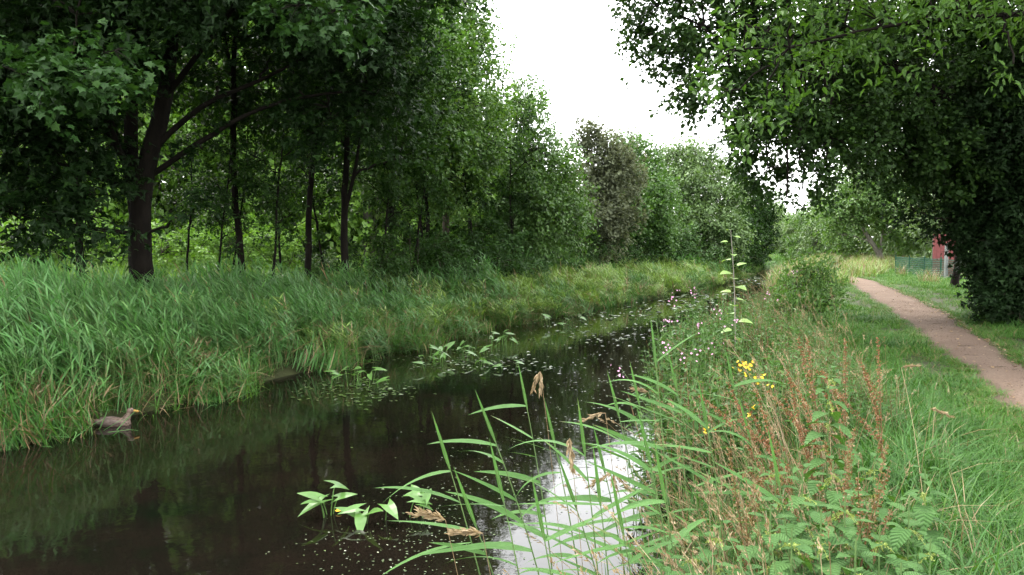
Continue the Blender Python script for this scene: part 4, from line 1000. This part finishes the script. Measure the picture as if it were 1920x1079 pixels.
for i, (bpx, Y, tip, dirs, lab) in enumerate([
        (1085, 3.9, (1013, 697, 3.9), [(-.5, 0, -.85), (.25, 0, -.95)], 'tall stalk with folded tan seed head above the dark water'),
        (1130, 3.2, (1068, 822, 3.2), [(-.1, 0, -1), (.1, 0, -.9)], 'stalk with hanging tan seed head before the bright water'),
        (960, 2.9, (835, 975, 2.9), [(-.9, 0, .25), (-.8, 0, .45)], 'stalk with spreading tan head at the left of the foreground reeds'),
        (1010, 2.7, (905, 1000, 2.7), [(-.9, 0, .2), (-.95, .1, .4)], 'second spreading tan head just right of the leftmost one'),
        (1200, 3.6, (1135, 775, 3.6), [(-.9, 0, .1)], 'bent tan seed head left of the tallest reed'),
        (1240, 3.6, (1150, 885, 3.5), [(-.8, 0, -.4), (.6, 0, -.5), (-.1, 0, -1)], 'brown drooping seed head in the bright reflection'),
        (1290, 5.2, (1215, 735, 5.2), [(-.9, 0, .3), (-.7, 0, .5)], 'pinkish tan grass plume left of the willowherb'),
        (1760, 3.9, (1690, 690, 5.2), [(.8, 0, .5)], 'single tan grass head standing in the lawn'),
        (1730, 4.6, (1745, 765, 4.6), [(.9, 0, -.3)], 'arching pale grass head in the lawn near the path')]):
    b = base_at(bpx, Y); tp = P(*tip) - b; e = empty('seed_grass', tuple(b))
    pts = bez(np.zeros(3), np.array([tp[0] * .45, tp[1] * .4, tp[2] * .6]), tp, 9)
    link('stalk', stem_mesh(pts, .0018, .0011, M['dry'], 'stalk', 4), e)
    for k, d in enumerate(dirs):
        link('seed_head', SEEDH[(i + k) % 3], e, mat=orient(pts[-1], d, (0, .3, 1), (1, 1, 1)))
    tag(e, lab, 'grass stalk', 'single seeding grass stalks')

# nettles
def flower_string_mesh(seed):
    g_ = np.random.default_rng(seed); mb = MB()
    for k in range(6):
        az = g_.uniform(0, 2 * PI); L = g_.uniform(.03, .06)
        e_ = np.array([math.cos(az) * L, math.sin(az) * L, -L * g_.uniform(.2, 1.0)])
        pts = bez(np.zeros(3), e_ * .5 + np.array([0, 0, .012]), e_, 5)
        n = 12; t = g_.uniform(.1, 1, n)
        c = np.stack([np.interp(t, np.linspace(0, 1, 5), pts[:, q]) for q in range(3)], -1) + g_.normal(0, .002, (n, 3))
        add_leaves(mb, c, g_.normal(0, 1, (n, 3)), g_.normal(0, 1, (n, 3)), np.full(n, .009), np.full(n, .007), LEAF4)
        tube(mb, pts, .0012, 3)
    return mb.mesh('flower_string', M['nettle_top'])
FSTR = [flower_string_mesh(i) for i in range(3)]
def nettle(px, py, Y, label, sc=1.0, lean=(0, 0)):
    tpw = P(px, py, Y); b = np.array([tpw[0] - lean[0], Y - lean[1], float(ZG(tpw[0], Y)) - .03])
    tp = tpw - b; e = empty('nettle', tuple(b))
    pts = bez(np.zeros(3), np.array([0, 0, tp[2] * .55]), tp, 8)
    link('stem', stem_mesh(pts, .006, .003, M['stem']), e)
    n = max(4, int(tp[2] / (.075 * sc))); a0 = rg.uniform(0, PI)
    for j in range(n):
        t = .22 + .78 * j / (n - 1)
        p = np.array([np.interp(t, np.linspace(0, 1, 8), pts[:, q]) for q in range(3)])
        s = sc * .16 * (1.0 if t < .7 else 1.0 - .62 * (t - .7) / .3) * rg.uniform(.85, 1.15)
        for k in range(2):
            az = a0 + j * PI / 2 + k * PI + rg.gauss(0, .2); el = .35 if t > .85 else rg.uniform(-.25, .3)
            link('leaf', rg.choice(NETTLE_LEAF), e, mat=orient(p + np.array([math.cos(az), math.sin(az), .2]) * .02, (math.cos(az) * math.cos(el), math.sin(az) * math.cos(el), math.sin(el)), (0, 0, 1), (s, s, s)))
        if .5 < t < .97 and j % 2 == 0:
            link('flower_string', rg.choice(FSTR), e, mat=orient(p, (math.cos(a0 + j), math.sin(a0 + j), 0), (0, 0, 1), (sc, sc, sc)))
    tag(e, label, 'nettle', 'nettles in the foreground')
for a in [(1555, 692, 4.2, 'tallest nettle rising through the rusty dock stalks', 1.0), (1300, 1025, 2.9, 'nettle at the bottom edge left of the nettle patch', .9), (1445, 945, 3.0, 'nettle in front of the green reed stump, left in the patch', 1.0),
          (1485, 990, 2.75, 'nettle with pale flower strings at the bottom of the patch', 1.0), (1540, 955, 2.95, 'broad leaved nettle in the middle of the patch', 1.1), (1562, 865, 3.4, 'nettle below the rusty docks', 1.0),
          (1605, 1010, 2.7, 'nettle at the bottom right of the patch', 1.0), (1650, 985, 2.9, 'nettle right of the ochre dock', 1.0), (1390, 1040, 2.75, 'low nettle between the dry grass and the patch', .9),
          (1705, 935, 3.1, 'nettle with yellowish flowers beside the lush grass', 1.0), (1745, 1010, 2.85, 'low nettle at the edge of the lush grass', .9), (1505, 880, 3.3, 'nettle behind the middle of the patch', 1.0),
          (1240, 1062, 2.8, 'small nettle near the bottom of the bright water', .8), (1690, 1055, 2.55, 'nettle at the bottom edge right of the patch', .9), (1735, 880, 3.6, 'nettle far right among ochre dock seeds', .9), (1350, 985, 3.0, 'nettle in the dry grass left of the reed stump', .9),
          (1585, 930, 3.05, 'nettle between the patch and the ochre dock', 1.0), (1455, 870, 3.5, 'nettle behind the left end of the patch', .9), (1640, 860, 3.6, 'nettle right below the upright rusty dock', .9)]:
    nettle(*a)

# docks
def seed_spike_mesh(seed, L, mat):
    g_ = np.random.default_rng(seed); mb = MB(); n = 150
    t = g_.uniform(0, 1, n); whorl = np.round(t * 16) / 16 + g_.normal(0, .012, n)
    r = .011 * (1.15 - whorl) * g_.uniform(.3, 1.2, n); a = g_.uniform(0, 2 * PI, n)
    c = np.stack([whorl * L, r * np.cos(a), r * np.sin(a)], -1)
    add_leaves(mb, c, np.stack([.3 + 0 * a, np.cos(a), np.sin(a)], -1) + g_.normal(0, .3, (n, 3)), g_.normal(0, 1, (n, 3)), g_.uniform(.008, .014, n), g_.uniform(.007, .012, n), LEAF4)
    tube(mb, np.stack([np.linspace(0, L, 4), np.zeros(4), np.zeros(4)], -1), .0018, 3)
    return mb.mesh('seed_spike', mat)
SPK = {k: [seed_spike_mesh(80 + i, .28 + .05 * i, M[k]) for i in range(3)] for k in ('rust', 'ochre')}
def dock(px, py, Y, label, kind, n, lean, leaves=2):
    tpw = P(px, py, Y); b = np.array([tpw[0] - lean[0], Y - lean[1], float(ZG(tpw[0] - lean[0], Y)) - .03]); tp = tpw - b
    e = empty('dock', tuple(b)); pts = bez(np.zeros(3), np.array([tp[0] * .35, tp[1] * .35, tp[2] * .5]), tp, 10)
    link('stem', stem_mesh(pts, .006, .002, M['stem_red']), e)
    link('seed_spike', SPK[kind][2], e, mat=orient(pts[-3] , pts[-1] - pts[-3]))
    for j in range(n):
        t = .35 + .55 * j / n; p = np.array([np.interp(t, np.linspace(0, 1, 10), pts[:, q]) for q in range(3)])
        az = j * 2.4 + rg.gauss(0, .3); d = np.array([math.cos(az) * .5 - (.62 if kind == 'rust' else 0), math.sin(az) * .45, .8]) + nrm(tp) * .3
        link('seed_spike', rg.choice(SPK[kind]), e, mat=orient(p, d, (0, .5, .3), (rg.uniform(.7, 1.2),) * 3))
    for j in range(leaves):
        az = rg.uniform(0, 2 * PI); p = pts[2 + j]
        link('leaf', DOCK_LEAF, e, mat=orient(p, (math.cos(az), math.sin(az), .5), (0, 0, 1), (.24, .24, .24)))
    tag(e, label, 'dock plant', 'docks gone to seed')
for a in [(1520, 685, 4.7, 'rusty dock leaning left at the back of the dock group', 'rust', 4, (-.12, 0)), (1585, 690, 4.8, 'rusty dock behind the tallest nettle', 'rust', 5, (-.02, 0)), (1648, 690, 4.8, 'dark rusty upright dock nearest the lawn', 'rust', 4, (-.05, 0)),
          (1490, 755, 4.4, 'rusty dock leaning left in front of the dock group', 'rust', 4, (-.18, 0)), (1390, 775, 4.4, 'reddish brown dock bent low to the left among dry grass', 'rust', 5, (-.28, .1)),
          (1440, 800, 4.2, 'reddish brown dock half lying in the middle of the bank', 'rust', 5, (-.2, .1)), (1640, 940, 3.3, 'ochre dock seed mass right of the nettle patch', 'ochre', 4, (.1, 0)), (1590, 900, 3.5, 'ochre dock seed stalk above the nettle patch', 'ochre', 5, (.05, 0)),
          (1380, 930, 3.6, 'brownish dock among the dry grass beside the water', 'ochre', 4, (-.1, 0))]:
    dock(*a)

# pink willowherb, yellow ragwort, pale sapling
def blossom(name, mat, n, s, cup):
    mb = MB(); az = np.arange(n) * 2 * PI / n
    D = np.stack([np.cos(az), np.sin(az), 0 * az + cup], -1)
    add_leaves(mb, np.zeros((n, 3)), D, np.tile([0, 0, 1.], (n, 1)) - D * .2, np.full(n, s), np.full(n, s * (.9 if n < 6 else .5)), LEAF6)
    return mb.mesh(name, mat)
PINKF = blossom('flower', M['pink'], 4, .014, .5); YELF = blossom('flower', M['yellow'], 8, .016, .1)
def flower_plant(name, px, py, Y, label, cat, group, fl, nf, fspread, leafL, nleaf=22, stem='stem', lean=None):
    tpw = P(px, py, Y); bx = max(tpw[0], float(XR(Y)) + .08)
    b = np.array([bx, Y, float(ZG(bx, Y)) - .03]); tp = tpw - b
    e = empty(name, tuple(b)); pts = bez(np.zeros(3), np.array([tp[0] * .3, 0, tp[2] * .5]), tp, 8)
    link('stem', stem_mesh(pts, .005, .002, M[stem]), e)
    for j in range(nleaf):
        t = .15 + .75 * j / nleaf; p = np.array([np.interp(t, np.linspace(0, 1, 8), pts[:, q]) for q in range(3)])
        az = j * 2.4 + rg.gauss(0, .3); el = rg.uniform(0, .6); s = leafL * rg.uniform(.7, 1.2) * (1.1 - .5 * t)
        link('leaf', rg.choice(LANCE_LEAF), e, mat=orient(p, (math.cos(az) * math.cos(el), math.sin(az) * math.cos(el), math.sin(el)), (0, 0, 1), (s, s * 1.2, s)))
    for j in range(nf):
        p = tp + np.array([rg.gauss(0, fspread), rg.gauss(0, fspread), -abs(rg.gauss(0, fspread * 1.6))]); az = rg.uniform(0, 2 * PI)
        link('flower', fl, e, mat=orient(p, (math.cos(az), math.sin(az), -.2), (rg.gauss(0, .5), -.9 + rg.gauss(0, .3), .5), (1, 1, 1)))
    tag(e, label, cat, group)
WL = ['pink willowherb standing furthest left against the water', 'tall pink willowherb behind the leftmost one', 'tallest pink willowherb, two flower tufts against the pale reeds', 'pink willowherb low over the dark water gap', 'pink willowherb just left of the pale sapling',
      'willowherb with small pink tuft in front of the sapling', 'willowherb right of the sapling foot', 'low pink willowherb above the tallest reed', 'willowherb with faint pink tuft on the bank beyond', 'faint pink willowherb before the path side bush',
      'far faint pink willowherb left of the path side bush', 'low willowherb with pink buds in the leafy herbs', 'pink flowering willowherb in the middle of the herbs', 'small pink willowherb beside the tan plume']
for (px, py, Y, nf), lab in zip([(1253, 592, 8.6, 9), (1262, 545, 9.6, 8), (1302, 538, 10.2, 10), (1248, 640, 8.0, 8), (1355, 575, 9.2, 6), (1378, 600, 8.8, 5), (1412, 600, 9.6, 3), (1290, 655, 7.4, 7), (1440, 545, 11.5, 5), (1485, 508, 13.2, 6), (1468, 500, 14.5, 6), (1335, 640, 8, 5), (1310, 600, 9, 6), (1160, 685, 7.2, 5)], WL):
    flower_plant('willowherb', px, py, Y, lab, 'willowherb', 'pink willowherb on the near bank', PINKF, int(nf * 1.3), .05, .13, 30)
for (px, py, Y, nf), lab in zip([(1395, 678, 6.6, 26), (1425, 700, 6.2, 12), (1405, 760, 5.4, 4), (1330, 790, 5.2, 4)],
                                ['bright yellow flowering plant, the fullest one', 'yellow flowers just right of the fullest one', 'few yellow flowers below the fullest plant', 'few yellow flowers low among the dry grass']):
    flower_plant('yellow_flower', px, py, Y, lab, 'flower', 'yellow flowers on the near bank', YELF, nf, .04, .08, 14)
b = base_at(1378, 9.0); b[0] = max(b[0], float(XR(9.0)) + .1); tp = P(1370, 432, 9.0) - b
e = empty('poplar_sapling', tuple(b)); pts = bez(np.zeros(3), np.array([.05, 0, tp[2] * .5]), tp, 10)
link('stem', stem_mesh(pts, .009, .003, M['bark_pale']), e)
for j in range(20):
    t = .22 + .78 * (j / 19) ** .8; p = np.array([np.interp(t, np.linspace(0, 1, 10), pts[:, q]) for q in range(3)])
    az = j * 2.4; el = rg.uniform(-.1, .5); s = (.145 if t < .88 else .08) * rg.uniform(.75, 1.15)
    d = np.array([math.cos(az) * math.cos(el), math.sin(az) * math.cos(el), math.sin(el)])
    link('leaf', rg.choice(SAP_LEAF), e, mat=orient(p + d * .04, d, (0, -.3, 1), (s, s, s)))
tag(e, 'pale tall sapling with round leaves standing above the bank herbs', 'sapling')
# bush between the bank and the path
b = at_ground(1530, 14)
place_tree('bank_bush', b, tree_meshes(64, b, [([(0, 0, 0)] + rel_path(b, [(1530, 560, 14), (1535, 505, 14)]), .02, .008), ([(0, 0, 0)] + rel_path(b, [(1500, 560, 14), (1490, 520, 14)]), .015, .006)],
           rel_lobes(b, [(1540, 530, 14, .35), (1510, 515, 14, .3), (1552, 565, 13.6, .3), (1490, 545, 14, .35), (1520, 590, 13.4, .4), (1475, 580, 13.6, .3), (1545, 505, 14.3, .22), (1500, 620, 13, .3)]), 5200, .075, .4, LEAF6, M['birch'], M['bark'], droop=-.7, twig=.24, per_clump=30, limb_min=.004, limb_k=.004),
           'dense leafy green bush at the left edge of the path', 'bush')

# ------------------------------------------------------------------ arrowheads in the water
def arrow_leaf(seed):
    g_ = np.random.default_rng(seed); f = .10 + .1 * g_.uniform()
    half = [(1.0, 0), (.72, .10), (.4, .19), (.12, .22), (-.12, .22), (-.45, .24), (-.18, .11), (0, .02)]
    mb = MB(); mid = [(1.0, 0), (.72, 0), (.4, 0), (.12, 0), (0, 0)]
    def z(x, y): return -.18 * x * x + f * abs(y) - .1 * max(0, -x)
    for sg in (1, -1):
        H = [(x, sg * y, z(x, y)) for x, y in half]; Mv = [(x, 0, z(x, 0)) for x, y in mid]
        V = H + Mv; n = len(H)
        quads = [(n + 1, 1, 2, n + 2), (n + 2, 2, 3, n + 3), (n + 3, 3, 4, n + 4)]
        tris = [(0, 1, n + 1), (n + 4, 4, 6), (4, 5, 6)]
        k = mb.n; mb.add(V, quads); mb.f.append((np.array(tris, np.int32) + k, 0))
    return mb.mesh('leaf', M['arrow'])
AL_ = [arrow_leaf(i) for i in range(4)]
def arrowhead(px, py, label, n, size, spread, hmax, face=None, hs=None):
    b = G(px, py, 0); b[2] = -.1; e = empty('arrowhead_plant', tuple(b))
    for j in range(n):
        az = rg.uniform(0, 2 * PI) if face is None else face + rg.gauss(0, .7)
        h = (rg.uniform(.35, 1) * hmax if hs is None else hs[j % len(hs)]) + .1
        a2 = rg.uniform(0, 2 * PI); q = spread * math.sqrt(rg.random())
        foot = np.array([q * math.cos(a2), q * math.sin(a2), 0]); tp = foot + np.array([math.cos(az) * .05, math.sin(az) * .05, h])
        link('stalk', stem_mesh(bez(foot, foot + np.array([0, 0, h * .6]), tp, 6), .006, .004, M['arrow'], 'stalk', 5), e)
        el = rg.uniform(-.5, .6); s = size * rg.uniform(.75, 1.15)
        link('leaf', rg.choice(AL_), e, mat=orient(tp, (math.cos(az) * math.cos(el), math.sin(az) * math.cos(el), math.sin(el)), (rg.gauss(0, .3), -.5, 1), (s, s * 1.1, s)))
    tag(e, label, 'water plant', 'arrowhead plants in the canal')
for a in [(612, 968, 'arrowhead plant with upright bright leaf, nearest on the left', 5, .20, .07, .26), (690, 985, 'arrowhead plant with arching pale leaves, second from the left of the near ones', 4, .19, .10, .18), (722, 975, 'single tall arrowhead leaf between the near clumps', 1, .21, .01, .36),
          (785, 965, 'arrowhead clump beside the foreground reed leaves', 5, .15, .12, .2),
          (650, 728, 'arrowhead clump furthest left near the far bank', 7, .18, .3, .3), (690, 722, 'arrowhead clump just right of the furthest left one', 7, .18, .35, .25), (628, 712, 'single arrowhead plant at the foot of the left reeds', 2, .22, .1, .2),
          (815, 682, 'arrowhead clump in mid canal, left of the pale pair', 8, .19, .4, .28), (850, 676, 'pale arrowhead clump in mid canal', 8, .19, .4, .28), (785, 688, 'sparse arrowhead plant at the left end of the mid canal group', 3, .22, .5, .15),
          (915, 660, 'arrowhead clump right of the mid canal group', 9, .19, .5, .3), (945, 652, 'rightmost tall arrowhead clump', 8, .19, .4, .34), (920, 690, 'low arrowhead leaves before the rightmost clumps', 6, .18, .5, .15), (1060, 612, 'far arrowhead plant near the left bank curve', 6, .22, .6, .25)]:
    arrowhead(*a)
# floating leaves and weed
g = np.random.default_rng(606)
mb = MB()
def float_bits(n, px, py, sx, sy, s0, s1):
    a = np.stack([g.normal(px, sx, n), g.normal(py, sy, n)], -1)
    pts = np.array([G(q[0], max(q[1], 500), .004) for q in a])
    ok = (pts[:, 0] > XL(pts[:, 1]) + .1) & (pts[:, 0] < XR(pts[:, 1]) - .02)
    pts = pts[ok]; k = len(pts); pts[:, 2] += g.uniform(0, .003, k)
    az = g.uniform(0, 2 * PI, k)
    D = np.stack([np.cos(az), np.sin(az), g.normal(0, .04, k)], -1); N = np.stack([g.normal(0, .07, k), g.normal(0, .07, k), np.ones(k)], -1)
    s = g.uniform(s0, s1, k); add_leaves(mb, pts, D, N, s, s * g.uniform(.5, .9, k), LEAF6)
for a in [(1000, 860, 130, 50, .012, .035), (1120, 760, 90, 60, .02, .05), (960, 900, 100, 40, .012, .03), (700, 1030, 90, 40, .01, .025), (840, 1010, 90, 45, .01, .025), (1180, 680, 70, 40, .025, .06), (880, 680, 80, 12, .05, .12), (670, 735, 60, 12, .04, .1), (1120, 620, 90, 16, .06, .14)]:
    float_bits(190, *a)
for a in [(1240, 575, 70, 6, .1, .25), (1300, 556, 60, 5, .1, .3), (1400, 524, 30, 5, .15, .4), (1120, 592, 60, 4, .08, .2)]:
    float_bits(90, *a)
tag(link('floating_weed', mb.mesh('floating_weed', M['duckweed'])), 'small floating leaves and weed scattered on the water', 'water weed', kind='stuff')
mbl = MB(); add_leaves(mbl, np.zeros((1, 3)), np.array([[1., 0, .1]]), np.array([[0, -.6, 1.]]), [.06], [.035], LEAF6)
_o = link('fallen_leaf', mbl.mesh('fallen_leaf', M['yellow']), loc=tuple(G(628, 958, .02))); tag(_o, 'yellow leaf floating beside the nearest arrowhead', 'leaf')

# ------------------------------------------------------------------ the duck
def ico(mb, c, r, n=12, m=8, rot=0.0):
    th = np.linspace(0, PI, m + 1); ph = np.arange(n) * 2 * PI / n
    V = np.array([[r[0] * math.sin(a) * math.cos(p), r[1] * math.sin(a) * math.sin(p), r[2] * math.cos(a)] for a in th for p in ph])
    cr, sr = math.cos(rot), math.sin(rot)
    V = np.stack([V[:, 0] * cr + V[:, 2] * sr, V[:, 1], -V[:, 0] * sr + V[:, 2] * cr], -1) + np.array(c)
    mb.add(V, grid_wrap(m + 1, n))
def grid_wrap(nr_, nc_):
    i = np.arange(nr_ - 1)[:, None] * nc_; j = np.arange(nc_)[None]; j2 = (j + 1) % nc_
    return np.stack([i + j, i + nc_ + j, i + nc_ + j2, i + j2], -1).reshape(-1, 4)
def duck_mat():
    m, n, l = new_mat('duck_plumage')
    out = n.new('ShaderNodeOutputMaterial'); pb = n.new('ShaderNodeBsdfPrincipled'); tc = n.new('ShaderNodeTexCoord')
    v = n.new('ShaderNodeTexVoronoi'); v.inputs['Scale'].default_value = 42; mp = n.new('ShaderNodeMapping'); mp.inputs['Scale'].default_value = (.55, 1, 1)
    l.new(tc.outputs['Object'], mp.inputs['Vector']); l.new(mp.outputs[0], v.inputs['Vector'])
    r = ramp(n, [(.12, (.022, .013, .008)), (.4, (.060, .037, .025)), (.7, (.12, .082, .06))]); l.new(v.outputs['Distance'], r.inputs['Fac'])
    l.new(r.outputs['Color'], pb.inputs['Base Color']); pb.inputs['Roughness'].default_value = .7; l.new(pb.outputs[0], out.inputs['Surface'])
    return m
def remeshed(mb, name, mat, vox):
    me = mb.mesh(name, mat); o = bpy.data.objects.new(name, me); COL.objects.link(o)
    rm = o.modifiers.new('r', 'REMESH'); rm.mode = 'VOXEL'; rm.voxel_size = vox
    sm = o.modifiers.new('s', 'SMOOTH'); sm.iterations = 6; sm.factor = .5
    dg = bpy.context.evaluated_depsgraph_get()
    out = bpy.data.meshes.new_from_object(o.evaluated_get(dg)); bpy.data.objects.remove(o)
    out.name = name
    for p in out.polygons: p.use_smooth = True
    return out
mb = MB()
ico(mb, (0, 0, .055), (.20, .095, .085)); ico(mb, (.10, 0, .055), (.12, .088, .085)); ico(mb, (-.16, 0, .085), (.12, .06, .045), rot=.18); ico(mb, (-.26, 0, .115), (.08, .04, .018), rot=.25)
ico(mb, (.16, 0, .12), (.055, .045, .08), rot=.35); ico(mb, (.19, 0, .18), (.038, .034, .06), rot=.2); ico(mb, (.215, 0, .235), (.052, .037, .040))
dk = empty('duck', tuple(G(214, 803, -.035)))
dk.rotation_euler = (0, 0, R(12)); dk.scale = (.9, .9, .9)
DM = duck_mat()
link('body', remeshed(mb, 'body', DM, .011), dk)
mb = MB(); tube(mb, [(.245, 0, .232), (.275, 0, .226), (.305, 0, .218), (.325, 0, .214)], [.019, .016, .018, .006], 8)
link('bill', mb.mesh('bill', plain_mat('bill_orange', (.20, .11, .025), (.30, .18, .04), 20, .45, .05), True), dk)
for sg in (1, -1):
    mb = MB(); ico(mb, (.238, sg * .030, .248), (.006, .006, .006), 8, 6)
    link('eye', mb.mesh('eye', plain_mat('eye_black', (.005, .005, .005), (.01, .01, .01), 5, .2, 0), True), dk)
    mb = MB(); ico(mb, (-.06, sg * .082, .095), (.17, .022, .052), rot=.08)
    w_ = link('wing', mb.mesh('wing', plain_mat('wing_grey', (.045, .032, .026), (.15, .115, .10), 30, .7, .2, stretch=(.5, 1, 2)), True), dk)
tag(dk, 'brown mottled duck swimming at the foot of the left reeds', 'duck')

# ------------------------------------------------------------------ fence, post, red panel, twigs
FM_ = plain_mat('fence_green', (.008, .055, .032), (.014, .08, .046), 10, .5, .05)
f0 = at_ground(1680, 40, 0); f1 = at_ground(1800, 33, 0)
fe = empty('mesh_fence', tuple(f0))
d = f1 - f0; L = np.linalg.norm(d)
wm = MB()
for k in range(9):
    z = .06 + .1 * k; t = np.linspace(0, 1, 14)
    tube(wm, np.stack([d[0] * t, d[1] * t, z + .02 * np.sin(t * 19)], -1), .010, 4)
for k in range(90):
    t = k / 89; tube(wm, [(d[0] * t, d[1] * t, .03), (d[0] * t, d[1] * t, .88)], .009, 4)
tag(link('wire_mesh', wm.mesh('wire_mesh', FM_), fe), kind='stuff')
for k in range(5):
    mb = MB(); t = k / 4; c = d * t + np.array([0, .05, 0]); tube(mb, [c + np.array([0, 0, -.1]), c + np.array([0, 0, .5]), c + np.array([0, 0, .98])], .024, 8)
    link('post', mb.mesh('post', FM_, True), fe)
tag(fe, 'low green wire mesh fence beyond the path', 'fence')
b = at_ground(1774, 34.0, -.1); mb = MB(); box(mb, (-.055, -.055, 0), (.055, .055, 1.62)); box(mb, (-.065, -.065, 1.62), (.065, .065, 1.66))
tag(link('post', mb.mesh('post', plain_mat('post_grey', (.11, .12, .115), (.19, .205, .20), 14, .7, .2)), loc=tuple(b)), 'grey square post at the right end of the green fence', 'post')
b = at_ground(1772, 36.2, -.05); rp = empty('red_panel', tuple(b)); RMt = plain_mat('red_paint', (.115, .030, .030), (.155, .044, .042), 6, .6, .1)
for k in range(7):
    mb = MB(); x0 = -.56 + .16 * k; box(mb, (x0, -.02, .0), (x0 + .153, .025, 2.02)); link('board', mb.mesh('board', RMt), rp)
for s in (-.5, .5):
    mb = MB(); box(mb, (s - .05, .028, -.2), (s + .05, .12, 1.95)); link('support', mb.mesh('support', M['bark_grey']), rp)
tag(rp, 'dark red board panel behind the green fence', 'panel')
DT = [grass_clump(500 + i, 60, .22, .8, .014, .7, [M['dry'], M['meadow']], dry=.3) for i in range(2)]
for i, (px, Y, lab) in enumerate([(1735, 31.5, 'dry straw coloured grass tuft before the middle of the fence'), (1752, 30.5, 'dry grass tuft left of the grey post'), (1690, 37, 'dry grass tuft at the left end of the fence')]):
    o = link('grass_tuft', DT[i % 2], loc=tuple(at_ground(px, Y, 0))); o.rotation_euler = (0, 0, i); tag(o, lab, 'grass tuft', 'dry tufts at the fence')
def twig_mesh(seed):
    g_ = np.random.default_rng(seed); mb = MB(); n = 6
    p = np.stack([np.linspace(-.5, .5, n), np.cumsum(g_.normal(0, .05, n)), np.abs(g_.normal(0, .01, n))], -1)
    tube(mb, p, np.linspace(.022, .010, n), 5); tube(mb, [p[3], p[3] + np.array([.12, .12, .02]), p[3] + np.array([.22, .2, .02])], [.02, .014, .008], 4)
    return mb.mesh('twig', M['twig'])
TWG = [twig_mesh(i) for i in range(4)]
for i, (px, py, s, az, lab) in enumerate([(1757, 607, .22, .1, 'short dark twig furthest along the path'), (1812, 649, .34, .12, 'longest dark twig lying across the path'), (1822, 666, .22, -.3, 'broken twig below the two long ones'),
                                          (1872, 688, .26, .15, 'forked dark twig near the right path edge'), (1904, 693, .2, .5, 'twig at the right edge of the picture')]):
    o = link('twig', TWG[i % 4], loc=tuple(G(px, py, .682))); o.rotation_euler = (0, 0, az); o.scale = (s * .8, s * .55, s * .55); tag(o, lab, 'twig', 'twigs on the path')
mb = MB(); n = 900
y = 5 + 24 * g.uniform(0, 1, n) ** 1.3; u = np.where(g.uniform(0, 1, n) < .72, 1.0 - np.abs(g.normal(0, .10, n)), g.uniform(0, 1, n))
x = PL(y) + (PR(y) - PL(y)) * u; az = g.uniform(0, 2 * PI, n); s = g.uniform(.02, .06, n)
add_leaves(mb, np.stack([x, y, np.full(n, .684)], -1), np.stack([np.cos(az), np.sin(az), g.uniform(0, .3, n)], -1), np.stack([g.normal(0, .3, n), g.normal(0, .3, n), np.ones(n)], -1), s, s * .7, LEAF6)
tag(link('leaf_litter', mb.mesh('leaf_litter', M['litter'])), 'fallen leaves along the right edge of the path', 'fallen leaves', kind='stuff')

# loose gravel on the path
OCT = (np.array([(0, 0, 0), (.5, .5, .1), (1, 0, .05), (.5, -.5, .1), (.5, 0, .42)]), [np.array([(0, 1, 4), (1, 2, 4), (2, 3, 4), (3, 0, 4)])])
mb = MB(); n = 5000
y = 5.5 + 16 * g.uniform(0, 1, n) ** 1.5; u = .5 + np.clip(g.normal(0, .3, n), -.5, .5)
x = PL(y) + (PR(y) - PL(y)) * u; az = g.uniform(0, 2 * PI, n); sz = g.uniform(.008, .028, n) * g.uniform(.5, 1, n)
add_leaves(mb, np.stack([x, y, .657 + .018 * np.sin(u * PI)], -1), np.stack([np.cos(az), np.sin(az), 0 * az], -1), np.tile([0, 0, 1.], (n, 1)), sz, sz * g.uniform(.6, 1.1, n), OCT)
tag(link('gravel', mb.mesh('gravel', leaf_mat('pebble', (.07, .05, .04), (.14, .105, .085), (.26, .22, .19), trans=0.0, rough=.9, spec=.1))), 'loose small gravel on the footpath', 'gravel', kind='stuff')
